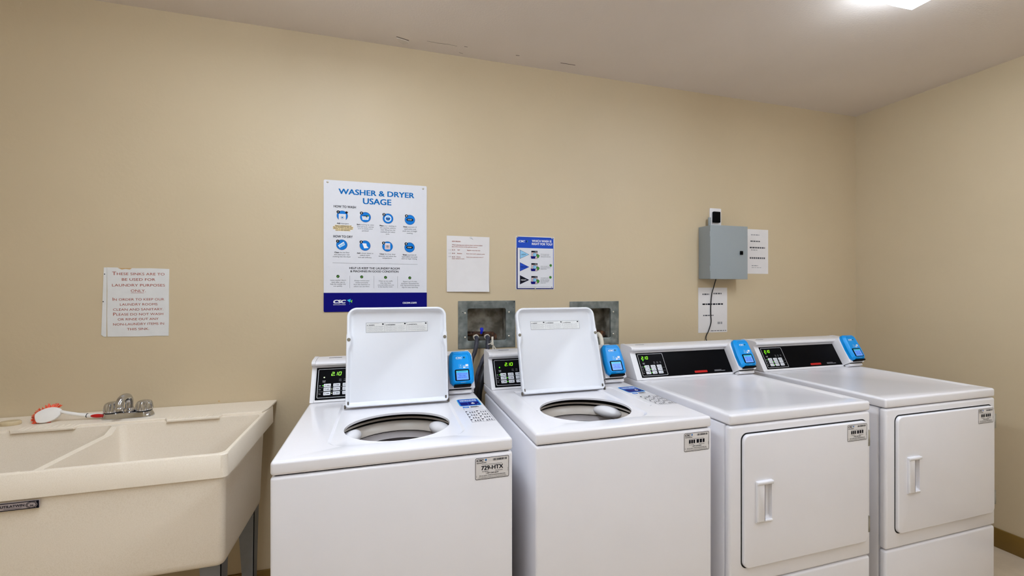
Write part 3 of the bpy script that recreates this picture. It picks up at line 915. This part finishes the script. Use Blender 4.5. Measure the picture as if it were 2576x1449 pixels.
for t, x, y, w in [('Add detergent.', 78.2, -199.4, 53.7), ('Sort clothing by color', 178.0, -201.3, 77.6), ('and soil level, and be', 177.8, -211.4, 73.5),
    ('sure to empty your', 177.5, -220.3, 66.8), ('pockets!', 177.4, -230.2, 29.4), ('Place your clothing in', 280.8, -202.7, 76.5), ('the machine without', 280.3, -212.8, 72.8),
    ('over filling into the', 280.8, -222.3, 67.3), ('washtub and select', 280.2, -232.1, 68.3), ('cycle.', 279.2, -241.7, 17.9), ('Enter payment (if', 384.4, -203.6, 62.7),
    ('applicable) and', 384.1, -214.0, 55.6), ('push start to begin', 383.6, -223.9, 67.9), ('washing.', 383.1, -233.9, 29.2), ('Clean the lint filter', 74.1, -335.4, 66.2),
    ('and place your wet', 73.5, -345.4, 67.5), ('clothing into the dryer', 72.9, -355.1, 79.2), ('Add a dryer sheet to', 176.0, -336.8, 73.5), ('reduce static', 175.6, -346.7, 45.4),
    ('and add softness.', 175.7, -356.8, 61.4), ('Close the dryer door', 279.0, -338.5, 73.7), ('securely and select the', 278.5, -348.5, 81.0), ('temperature.', 277.2, -357.8, 44.8),
    ('Enter payment (if', 382.2, -340.1, 63.1), ('applicable) and push', 381.8, -349.7, 73.4), ('start to begin drying.', 381.1, -359.2, 73.9), ('Leave washer doors', 56.9, -465.3, 68.5),
    ('open after use to', 57.0, -474.8, 57.8), ('help the washer dry', 56.4, -483.8, 67.6), ('out quickly.', 56.1, -492.8, 38.8), ('Always remove your', 161.8, -466.8, 68.7),
    ('clothes promptly', 161.5, -476.3, 56.7), ('from the machines so', 161.6, -485.4, 72.7), ('others can use them.', 161.1, -494.6, 71.0), ('Clean up any spills', 270.2, -468.2, 63.6),
    ('that may have', 269.9, -478.2, 48.4), ('occured while you are', 270.5, -487.5, 74.0), ('in the laundry room.', 269.5, -496.4, 67.6), ('Report out of order', 384.8, -470.3, 66.4),
    ('machines. Download the', 384.2, -479.5, 83.8), ('CSC ServiceWorks Service', 384.2, -489.0, 90.5), ('App for easy reporting.', 383.7, -498.2, 77.2)]:
    first = t.split()[0]
    m.text(G, t, x*K, y*K, INKG, w=w*K, z=.0005, bold=.004)
    if first in ('Add', 'Sort', 'Place', 'Enter', 'Clean', 'Close') and y > -345 and 'up' not in t:
        v, f, xa, xb, ya, yb = text_geo(t, .004); k = w*K/(xb-xa)
        v2, f2, a2, b2, c2, d2_ = text_geo(first, .03)
        m.text(G, first, x*K-w*K/2+(b2-a2)*k/2, y*K, INK, w=(b2-a2)*k, z=.0008, bold=.03)
for (a1, b1, c1) in ((-211.0, 79, 74), (-217.5, 78.6, 90), (-224.5, 78.1, 88), (-231.5, 77.8, 66)):
    m.rect(G, (b1-c1/2)*K, (a1-3.6)*K, (b1+c1/2)*K, (a1+3.6)*K, PYEL, .0003)
for t, x, y, w in [('Place 2 tablespoons of', 79.3, -211.0, 70.6), ('liquid detergent in the soap', 78.6, -217.8, 86.3), ('drawer or toss one laundry', 78.1, -224.6, 83.6), ('pod in the machine.', 77.8, -231.6, 61.5)]:
    m.text(G, t, x*K, y*K, INK, w=w*K, h=.0056, z=.0006, bold=.02, shear=.2)
m.line(G, (.0324, -.3855), (.4204, -.3860), .0009, INKG)
for x in (.1076, .2159, .3251): m.line(G, (x, -.4445), (x, -.503), .0008, INKG)
# icons
def badge(x, y, n):
    m.disc(G, x, y, .0072, INK, .0012, 24); m.text(G, n, x, y, PWHITE, h=.0080, z=.0014, bold=.03)
def disc(x, y): m.disc(G, x, y, .0245, ICOND, .0004, 40); m.disc(G, x, y, .0222, ICON, .0005, 40)
def startpill(x, y): m.poly(G, rrect(x-.016, y-.006, x+.016, y+.006, .006), INK, .0007); m.text(G, 'START', x, y, PWHITE, w=.020, h=.0048, z=.0010, bold=.03)
I = [(.0750, -.1640), (.1778, -.1658), (.2808, -.1677), (.3835, -.1690)]; J = [(.0729, -.2997), (.1760, -.3008), (.2785, -.3022), (.3821, -.3038)]
for x, y in I+J: disc(x, y)
x, y = I[0]; m.rect(G, x-.0155, y-.0250, x+.0155, y+.0065, BOARD, .0007); m.rect(G, x-.0155, y+.0065, x+.0155, y+.0085, PWHITE, .0008)
m.disc(G, x, y-.008, .0078, INKL, .0009); m.disc(G, x, y-.008, .0064, BOARD, .0010); m.disc(G, x, y-.008, .0036, CYAN, .0011)
m.poly(G, [(x+.012, y+.014), (x+.020, y+.010), (x+.026, y+.018), (x+.017, y+.023)], INK, .0009)
x, y = I[1]; m.poly(G, [(x-.013, y-.012), (x+.013, y-.012), (x+.016, y+.004), (x-.016, y+.004)], PWHITE, .0007); m.poly(G, [(x-.017, y+.004), (x+.018, y+.004), (x+.012, y+.008), (x-.008, y+.007)], INK, .0009)
m.poly(G, [(x+.004, y+.007), (x+.015, y+.006), (x+.013, y+.010), (x+.007, y+.011)], PGREEN, .0010)
for r in range(2):
    for q in range(5): m.rect(G, x-.012+q*.005, y-.0075+r*.006, x-.009+q*.005, y-.0045+r*.006, INKL, .0010)
m.poly(G, [(x+.001, y+.004), (x+.009, y+.004), (x+.006, y-.003)], ICOND, .0011)
x, y = I[2]; m.disc(G, x, y, .0155, PWHITE, .0007); m.disc(G, x, y, .0118, LBLUE, .0008)
m.poly(G, [(x-.0105, y+.002), (x+.0105, y+.002)]+[(x+.0105*math.cos(-PI*i/10), y+.002+.0105*math.sin(-PI*i/10)) for i in range(1, 10)], ICOND, .0010)
m.rect(G, x-.0105, y+.001, x+.0105, y+.0035, NAVY, .0011)
startpill(*I[3]); startpill(*J[3])
x, y = J[0]
def rotp(pts, a): return [(x+px*math.cos(a)-py*math.sin(a), y+px*math.sin(a)+py*math.cos(a)) for px, py in pts]
m.poly(G, rotp([(-.015, -.007), (.012, -.007), (.015, .008), (-.016, .006)], .55), PWHITE, .0007)
m.poly(G, rotp([(-.012, -.0055), (-.001, -.0055), (-.001, .003), (-.012, .003)], .55), LBLUE, .0009); m.poly(G, rotp([(0, -.0055), (.011, -.0055), (.012, .004), (0, .003)], .55), LBLUE, .0009)
x, y = J[1]; m.poly(G, [(x-.013, y+.011), (x+.006, y+.010), (x+.007, y+.000), (x+.016, y-.011), (x-.004, y-.013), (x-.008, y-.002)], PWHITE, .0007)
x, y = J[2]; m.rect(G, x-.0125, y-.0135, x+.0125, y+.0155, PWHITE, .0007); m.rect(G, x-.011, y-.012, x+.011, y+.010, PINK, .0008); m.disc(G, x, y, .0058, INKL, .0010)
for n, (x, y) in zip('12341234', ((.0573, -.1464), (.1600, -.1469), (.2621, -.1490), (.3675, -.1507), (.0552, -.2833), (.1587, -.2839), (.2607, -.2861), (.3656, -.2868))): badge(x, y, n)
for x, y in ((.0560, -.4479), (.1609, -.4495), (.2694, -.4511), (.3830, -.4527)):
    m.disc(G, x, y, .0070, PDGREEN, .0004, 24)
    m.line(G, (x-.0035, y), (x-.0008, y-.0030), .0018, PLIME, .0007); m.line(G, (x-.0012, y-.0030), (x+.0036, y+.0030), .0018, PLIME, .0008)
m.text(G, 'CSC', .0628, -.5657, PWHITE, w=.054, h=.0165, bold=.06, shear=.25, z=.0006)
m.text(G, 'SERVICEWORKS', .0622, -.5802, PWHITE, w=.054, h=.0042, bold=.02, z=.0006)
m.poly(G, [(.0955, -.5590), (.1125, -.5535), (.1080, -.5705)], PCYAN, .0006); m.poly(G, [(.1095, -.5640), (.1195, -.5575), (.1175, -.5730)], PLIME, .0008)
m.line(G, (.106, -.579), (.109, -.575), .001, PCYAN, .0006)
m.build('board', ps)
for x, y in ((.0115, -.0099), (.4472, -.0123)): pushpin(G, x, y, ps)

def paper(name, label, cat, origin, w, h, fill, group=None, curl=.004, mtl=PAPER):
    """a sheet with a little thickness and lifted corners, printed by fill(mb, frame)"""
    t = thing(name, label, cat, origin, group)
    m = MB(); nx, ny = 8, 10; vs = []
    def lift(u, v): return .0006+curl*(abs(u-.5)*2)**3*(v**3)*.5+curl*(v**4)*.5
    F = XZ((0, 0, 0))
    return t, m, F
# sink notice in a plastic sleeve
ns = thing('paper_notice', 'white notice with rust red lettering about the sinks, in a plastic sleeve', 'sign', (-1.098, -.0005, 1.449))
F = XZ((0, 0, 0)); m = MB()
edge = [(.0015, -.287), (.05, -.288), (.11, -.2895), (.17, -.2885), (.2130, -.2900), (.2145, -.20), (.2140, -.12), (.2152, -.0065), (.15, -.0042), (.10, -.0050), (.05, -.0030), (-.0002, -.0025), (.0012, -.10), (.0002, -.20)]
m.prism(F, edge, 0, .0012, PAPERS)
G = F.shift(0, 0, .0012)
m.poly(G, [(.035, -.0032), (.085, -.0046), (.078, -.0105), (.062, -.0085), (.050, -.0110)], STAIN, .0002)
for t, x, y, w in [('THESE SINKS ARE TO', 108.1, -28.8, 181.6), ('BE USED FOR', 108.0, -51.9, 115.6), ('LAUNDRY PURPOSES', 108.8, -75.7, 183.0), ('ONLY.', 106.5, -98.8, 51.3),
    ('IN ORDER TO KEEP OUR', 108.4, -134.8, 179.1), ('LAUNDRY ROOMS', 108.7, -155.4, 129.9), ('CLEAN AND SANITARY.', 107.3, -176.4, 173.4), ('PLEASE DO NOT WASH', 107.5, -196.6, 173.0),
    ('OR RINSE OUT ANY', 106.8, -216.9, 141.2), ('NON-LAUNDRY ITEMS IN', 108.8, -237.2, 176.3), ('THIS SINK.', 106.1, -258.1, 77.0)]:
    hh = .0105 if y > -110 else .0095
    big = t[0] in 'TIP' and y not in (-258.1,)
    if big:
        v, f, xa, xb, ya, yb = text_geo(t, .004); k = w*K/(xb-xa)
        v2, f2, a2, b2, c2, e2 = text_geo(t[0], .006)
        lw = (b2-a2)*k*1.25
        m.text(G, t[0], x*K-w*K/2+lw/2, y*K+.0017, RUST, w=lw, h=hh*1.35, bold=.006)
        m.text(G, t[1:].strip(), x*K+lw/2+.001, y*K, RUST, w=w*K-lw-.002, h=hh, bold=.004)
    else: m.text(G, t, x*K, y*K, RUST, w=w*K, h=hh, bold=.004)
m.line(G, (.081, -.1075), (.126, -.1075), .0012, RUST)
m.build('sheet', ns)
m = MB(); m.prism(F, [(-.0195, -.279), (-.0115, -.2870), (-.0030, -.2870), (-.0008, -.0030), (-.0110, -.0030)], 0, .0016, PAPERS, .0005, 1)
Gs = F.shift(0, 0, .0016)
for x, y in ((-.0078, -.0305), (-.0125, -.1430)): m.disc(Gs, x, y, .0022, INK, .0003, 14)
m.build('binding_strip', ns)
# price notice
pn = thing('paper_notice', 'white letter sheet with small red pricing text at its top, between two printed signs', 'sign', (.291, -.0005, 1.626))
m = MB()
nn_ = 12; loops = []
# sheet curling off the wall at its foot
def zc(v): return .0010+.010*max(0, (v-.55)/.45)**2
top = [(i/10, j/nn_) for j in range(nn_+1) for i in range(11)]
vs = [F.p(.0005+.2205*u-.004*v*u, -.001-.0015*u-.2815*v, zc(v)*(.5+.5*u)) for u, v in top]
fsx = [(j*11+i, j*11+i+1, (j+1)*11+i+1, (j+1)*11+i) for j in range(nn_) for i in range(10)]
nv = len(vs)
m.add(vs+[Vector(v)+Vector((0, .0004, 0)) for v in vs], [f[::-1] for f in fsx]+[tuple(nv+i for i in f) for f in fsx], PAPER)
G = F.shift(0, 0, .0016)
for t, x, y, w in [('NEW PRICING', 48.5, -29.1, 43.1), ('When selecting your cycle on these machines please', 105.0, -47.3, 156.2), ('pay careful attention to the cycle you choose:', 91.8, -56.4, 130.6),
    ('$1.75', 34.2, -72.8, 15.4), ('Light', 60.3, -72.3, 13.9), ('Regular every day load', 137.3, -73.3, 67.2), ('$2.00', 34.2, -90.0, 15.4), ('Medium', 65.5, -89.8, 24.3),
    ('Extra "pre wash" added in cycle', 147.9, -90.9, 95.0), ('$2.25', 34.2, -107.9, 15.4), ('Heavy', 60.1, -107.7, 21.1), ('Extra "pre wash plus extra 3"', 144.6, -107.5, 88.3), ('rinse" added in cycle', 58.0, -116.8, 63.0)]:
    m.text(G, t, x*K, y*K, RUST, w=w*K, h=.0058 if ' ' in t else .0052, bold=.012)
for y, tx in ((-.0731, '2.10'), (-.0892, '2.35'), (-.1058, '2.60')): m.text(G, tx, .0150, y, INKL, w=.013, h=.004, bold=0, shear=.2)
m.line(G, (.022, -.266), (.033, -.270), .0012, INKG); m.line(G, (.026, -.2625), (.036, -.2645), .0010, INKL)
m.build('sheet', pn)
tpk = MB(); FT = F.shift(0, 0, .0016)
tpk.frame(FT, .1185, -.013, .1275, -.003, .004, .0010, INKL); tpk.line(FT, (.126, -.011), (.134, -.0165), .0022, INKL)
tpk.prism(FT, rrect(.1195, -.012, .1265, -.004, .003), 0, .0016, PAPERS, .0005, 1)
tpk.build('tack', pn)
# blue wash sign
bsn = thing('wash_guide_sign', 'blue framed sign about which wash to choose, with three arrows', 'sign', (.6546, -.0005, 1.635))
m = MB(); m.prism(F, rrect(-.001, -.2805, .2135, .0, .001), 0, .0018, PWHITE)
G = F.shift(0, 0, .0018)
m.rect(G, .002, -.2790, .2105, -.003, SIGNDARK, .0002); m.rect(G, .0035, -.0615, .2100, -.0045, SIGNBLUE, .0004)
m.rect(G, .2085, -.2720, .2110, -.0615, SIGNBLUE, .0004)
m.rect(G, .0085, -.2735, .2080, -.0620, PWHITE, .0006); m.rect(G, .0100, -.2715, .2070, -.0635, BOARD, .0008)
Z = .0010
m.text(G, 'CSC', .0308, -.0269, PWHITE, w=.0353, h=.0105, bold=.06, shear=.25, z=Z)
m.poly(G, [(.0520, -.0275), (.0580, -.0205), (.0600, -.0335)], NAVY, Z); m.poly(G, [(.0600, -.0210), (.0650, -.0255), (.0615, -.0340)], PGREEN, Z)
m.text(G, 'WHICH WASH IS', .1430, -.0233, PWHITE, w=.1112, h=.0120, bold=.03, z=Z)
m.text(G, 'RIGHT FOR YOU?', .1452, -.0391, PWHITE, w=.1164, h=.0120, bold=.03, z=Z)
for k, (c, tc_, word, ww_, ym, y0, y1) in enumerate(((LBLUE, INK, 'LIGHT', .0251, -.0962, -.0728, -.1184), (SIGNBLUE, NAVY, 'MEDIUM', .0331, -.1621, -.1390, -.1845), (INK, PWHITE, 'HEAVY', .0297, -.2306, -.2066, -.2534))):
    m.poly(G, [(.0205, y0+.001), (.0205, y1-.001), (.0728, ym)], SIGNDARK, Z); m.poly(G, [(.0222, y0-.0012), (.0222, y1+.0012), (.0702, ym)], c, Z+.0002)
    m.text(G, word, .0415, ym-.0003, tc_, w=ww_, h=.0066, bold=.012, z=Z+.0004)
    t0 = ym+.0208; wx0, wx1 = .0840, .1188
    m.rect(G, wx0, t0-.0085, wx1, t0, INK, Z); m.rect(G, wx0, ym-.0215, wx1, t0-.0085, INK, Z); m.rect(G, wx0+.0015, ym-.0200, wx1-.0015, t0-.0090, PINK, Z+.0002)
    for xx in (.1060, .1130): m.disc(G, xx, t0-.0045, .0016, PWHITE, Z+.0002, 12)
    m.disc(G, .1030, ym-.0005, .0112, INK, Z+.0004); m.disc(G, .1030, ym-.0005, .0098, LBLUE, Z+.0006); m.rect(G, .1005, ym-.010, .1012, ym+.0085, INK, Z+.0007)
    m.poly(G, [(.0800, ym-.0085), (.1075, ym-.0085), (.1050, ym-.0215), (.0835, ym-.0215)], NAVY, Z+.0009)
    m.poly(G, [(.1110, ym-.0010), (.1165, ym+.0030), (.1230, ym+.0025), (.1310, ym-.0055), (.1270, ym-.0100), (.1255, ym-.0165), (.1165, ym-.0165), (.1150, ym-.0085)], PDGREEN, Z+.0011)
    m.poly(G, [(.1135, ym-.0015), (.1220, ym+.0008), (.1275, ym-.0052), (.1235, ym-.0145), (.1175, ym-.0145)], PGREEN, Z+.0013)
rows(m, G, [('The shortest cycle -', 162.1, -92.5, 51.7), ('for everyday loads', 160.0, -98.9, 47.5), ('without too much soil.', 164.5, -106.0, 56.5), ('Adds a prewash to', 159.7, -157.7, 47.0),
    ('remove dirt and grime', 165.1, -164.9, 57.7), ('ahead of time.', 153.8, -171.5, 35.2), ('The longest cycle', 158.6, -219.9, 44.7), ('includes a prewash', 161.5, -226.5, 50.6),
    ('and third rinse that', 160.9, -233.1, 49.4), ('cleans up all those', 158.6, -239.9, 44.7), ('tough stains.', 151.7, -246.7, 31.0)], INKG, .0042, .012, z=Z)
for (x, y) in ((.1939, -.1520), (.1922, -.2158)): m.disc(G, x, y, .0072, PDGREEN, Z, 24); m.disc(G, x, y, .0058, PGREEN, Z+.0002, 24); m.line(G, (x-.003, y), (x+.003, y), .0014, PDGREEN, Z+.0004); m.line(G, (x, y-.003), (x, y+.003), .0014, PDGREEN, Z+.0004)
m.line(G, (.014, -.2655), (.188, -.2655), .0008, INKL, Z); m.rect(G, .1955, -.2705, .2035, -.2680, INK, Z)
m.build('board', bsn)
for x, y in ((.0060, -.0035), (.2020, -.0050), (.1065, -.2735)): pushpin(G.shift(0, 0, .001), x, y, bsn)
# two sheets by the grey box
def plain_sheet(label, o, w, h, prints):
    t = thing('paper_notice', label, 'sign', o, 'plain white sheets around the grey wall box')
    m = MB().prism(F, [(0, -h), (w, -h), (w, 0), (0, 0)], 0, .0010, PAPER)
    G = F.shift(0, 0, .0010)
    for (x0, y, x1, hh, c) in prints:
        x = x0; random.seed(int(abs(y)*9999))
        while x < x1:
            wv = min(random.uniform(.008, .022), x1-x); m.rect(G, x, y-hh/2, x+wv, y+hh/2, c); x += wv+.004
    m.build('sheet', t)
    return t
plain_sheet('white letter sheet on the wall just right of the grey metal box', (2.111, -.0005, 1.730), .216, .279,
    [(.080, -.035, .145, .006, INKL), (.075, -.075, .150, .007, INKG), (.070, -.115, .190, .009, INKG), (.080, -.130, .130, .005, INKL), (.070, -.180, .190, .010, INKG), (.085, -.228, .135, .005, INKL), (.085, -.240, .160, .003, INKL)])
plain_sheet('white letter sheet on the wall just below the grey metal box', (1.797, -.0005, 1.364), .212, .272,
    [(.030, -.040, .080, .008, INKG), (.110, -.036, .170, .008, INKG), (.030, -.100, .100, .009, INK), (.105, -.100, .180, .009, INK), (.035, -.168, .110, .007, INKG), (.140, -.215, .175, .014, INKL), (.090, -.262, .205, .004, INKG)])

# ---------------------------------------------------------------- washer supply boxes with hoses
def supply_box(k, label, full):
    a, b, c, d = SUP[k]
    t = thing('washer_supply_box', label, 'supply box', ((a+c)/2, 0, b), 'recessed water supply boxes')
    ox, oz = -(a+c)/2, -b
    fr = XZ((ox, -.0003, oz))
    ia, ib, ic, id_ = a+.048, b+.038, c-.050, d-.039
    m = MB()
    po = rrect(a, b, c, d, .002, 5); pi = rrect(ia, ib, ic, id_, .010, 5)
    pi2 = inset(pi, -.004)
    L = lambda q, z: [fr.p(x, y, z) for x, y in q]
    m.loft([L(po, 0), L(po, .0022), L(inset(po, .0012), .003), L(pi2, .003), L(pi, .001), L(pi, -.012)], GALV, cap0=False, cap1=False)
    G = fr.shift(0, 0, .003)
    if full:
        m.text(G, 'ROUGH OPENING 8 X 10', (a+c)/2-.01, d-.013, INKG, w=.070, h=.0035, bold=0)
        for (x, z, r) in ((a+.023, d-.058, .0022), (c-.006, d-.006, .003), (c-.050, d-.012, .0016), (c-.010, d-.036, .0016)): m.disc(G, x, z, r, INK, .0003, 10)
    m.build('face_plate', t, ang=30)
    bx = MB()
    x0, x1, z0, z1, y1 = ia-.006+ox, ic+.006+ox, ib-.006+oz, id_+.006+oz, .100
    bx.add([(x0, .006, z0), (x1, .006, z0), (x1, .006, z1), (x0, .006, z1), (x0, y1, z0), (x1, y1, z0), (x1, y1, z1), (x0, y1, z1)],
           [(4, 5, 6, 7), (0, 4, 7, 3), (5, 1, 2, 6), (0, 1, 5, 4), (3, 7, 6, 2)], GALVD, False)
    bx.build('recess', t, recalc=False)
    for x, z in ((a+.0355, d-.062), (c-.0345, d-.060), (a+.0355, b+.058), (c-.0345, b+.058)): pushpin(G, x, z, t)
    # copper supply pipe with two valves
    vx = (.442, .500) if full else (a+.115, a+.175)
    vz = b+.062
    p = MB()
    p.tube([(vx[0]-.055+ox, .075, vz+oz+.006), (vx[0]+ox, .060, vz+oz+.006), (vx[1]+ox, .060, vz+oz+.004), (vx[1]+.045+ox, .080, vz+oz)], .013, COPPER, 12)
    p.tube([(vx[1]+.045+ox, .085, vz+oz-.004), (vx[1]+.040+ox, .030, vz+oz-.006)], .018, COPPER, 14)
    p.build('supply_pipe', t)
    for i, x in enumerate(vx):
        v = MB()
        v.tube([(x+ox, .060, vz+oz+.004), (x+ox, .020, vz+oz), (x+ox, .006, vz+oz-.004)], .014, COPPER, 14, sub=2)
        v.tube([(x+ox, .012, vz+oz-.003), (x+ox, .001, vz+oz-.006)], .0145, NYLON, 16)
        v.build('valve', t)
    h = MB()
    hx = (vx[0]+vx[1])/2+.003+ox; hz = vz+oz
    h.tube([(hx, .030, hz+.010), (hx+.002, .026, hz+.020)], .006, BLUEH, 10)
    fh = Frame((hx+.003, .024, hz+.020), (1, 0, .15), (-.15, 0, 1))
    h.prism(fh, [(-.006, 0), (.006, 0), (.011, .016), (.006, .021), (-.005, .021), (-.008, .016)], -.004, .004, BLUEH, .002, 2)
    h.build('valve_handle', t)
    return vx, vz
v1 = supply_box(0, 'recessed grey metal supply box on the wall between the two washers', True)
v2 = supply_box(1, 'recessed grey metal supply box partly hidden behind the raised lid beside the first dryer', False)
def hose(label, pts, r, m, group='washer hoses'):
    b = Vector(pts[0]); mb = MB().tube([Vector(p)-b for p in pts], r, m, 14)
    o = mb.build('washer_hose', None, b); tag(o, label, 'hose', group); return o
(va, vb), vz = v1
hose('dark rubber hose from the left valve of the supply box between the washers', [(va, -.001, vz-.006), (va-.001, -.022, vz-.012), (va-.008, -.040, vz-.040), (va-.018, -.050, vz-.075), (va-.038, -.058, vz-.13), (va-.055, -.065, .80), (va-.06, -.07, .40)], .0105, HOSE)
hose('dark rubber hose with a white tie from the right valve between the washers', [(vb, -.001, vz-.006), (vb-.001, -.022, vz-.012), (vb-.007, -.040, vz-.040), (vb-.012, -.047, vz-.075), (vb-.040, -.055, .99), (vb-.075, -.065, .86), (vb-.09, -.07, .45)], .0110, HOSE)
hose('thick black drain hose hanging in the gap between the two washers', [(.520, -.060, 1.010), (.492, -.080, .995), (.462, -.100, .955), (.438, -.120, .89), (.425, -.130, .80), (.41, -.14, .4)], .016, HOSEB)
(va2, vb2), vz2 = v2
hose('pale hose from the valve of the supply box beside the first dryer', [(vb2, -.001, vz2-.006), (vb2-.001, -.022, vz2-.012), (vb2-.002, -.040, vz2-.040), (vb2-.006, -.050, vz2-.10), (vb2-.01, -.06, .80), (vb2-.01, -.07, .40)], .0115, NYLON)
# zip tie
z = MB()
c0 = Vector((vb+.003, -.040, vz-.034))
z.tube([c0+Vector((.0135*math.cos(2*PI*i/16), .0135*math.sin(2*PI*i/16), .004*math.cos(2*PI*i/16))) for i in range(17)], .0022, NYLON, 8, sub=2)
fz2 = XZ(c0+Vector((.010, -.014, 0)))
z.prism(fz2, rrect(-.006, -.006, .006, .008, .002), 0, .006, NYLON, .001, 1)
z.fbox(fz2, -.0045, .005, .001, .0055, .036, .004, NYLON, .0008)
z.fbox(Frame(fz2.p(0, 0), (1, 0, .9), (.7, 0, -1)), -.003, .004, .001, .003, .034, .003, NYLON, .0006)
z.fbox(fz2, .002, -.070, -.006, .009, -.006, -.003, NYLON, .0006)
zo = z.build('cable_tie', None)
tag(zo, 'white plastic cable tie around the right hose in the supply box', 'cable tie')

# ---------------------------------------------------------------- grey electrical box on the wall
eb = thing('electrical_box', 'grey metal box with a hinged door on the wall above the dryers', 'electrical box', (1.932, 0, 1.4155))
MB().box(-.132, -.096, 0, .132, -.0004, .310, BOXGREY, .002).build('case', eb)
dr = MB().box(-.134, -.1005, -.002, .134, -.0965, .312, BOXGREY, .0018); dr = dr.build('door', eb)
MB().box(.076, -.1065, .143, .096, -.1000, .165, BLACK, .002).build('latch', dr)
for z0 in (.045, .245): MB().tube([(-.1355, -.0985, z0), (-.1355, -.0985, z0+.03)], .003, BOXGREY, 10).build('hinge', eb)
so = thing('wall_outlet', 'small white outlet plate with a black plug, just above the grey box', 'outlet', (1.919, 0, 1.793))
MB().prism(XZ((0, -.0004, 0)), rrect(-.041, -.052, .041, .052, .005), 0, .006, WPLAS, .002, 2).build('plate', so)
MB().box(-.026, -.024, -.036, .022, -.0062, .030, BLACK, .004).build('plug', so)
cd = MB().tube([(0, 0, 0), (0, 0, .056)], .0085, BOXGREY, 14)
o = cd.build('conduit', None, (1.860, -.022, 1.7280)); tag(o, 'short grey conduit stub on top of the grey wall box', 'conduit')
pts = [(1.900, -.030, 1.4155), (1.897, -.016, 1.370), (1.889, -.0075, 1.320), (1.884, -.006, 1.25), (1.884, -.006, 1.20), (1.886, -.006, 1.155), (1.868, -.007, 1.105), (1.845, -.010, 1.062), (1.84, -.03, .98), (1.84, -.05, .5)]
o = MB().tube([Vector(p)-Vector(pts[0]) for p in pts], .0028, BLACKR, 8).build('cable', None, pts[0])
tag(o, 'thin dark cable hanging from the grey wall box over the sheet below', 'cable')
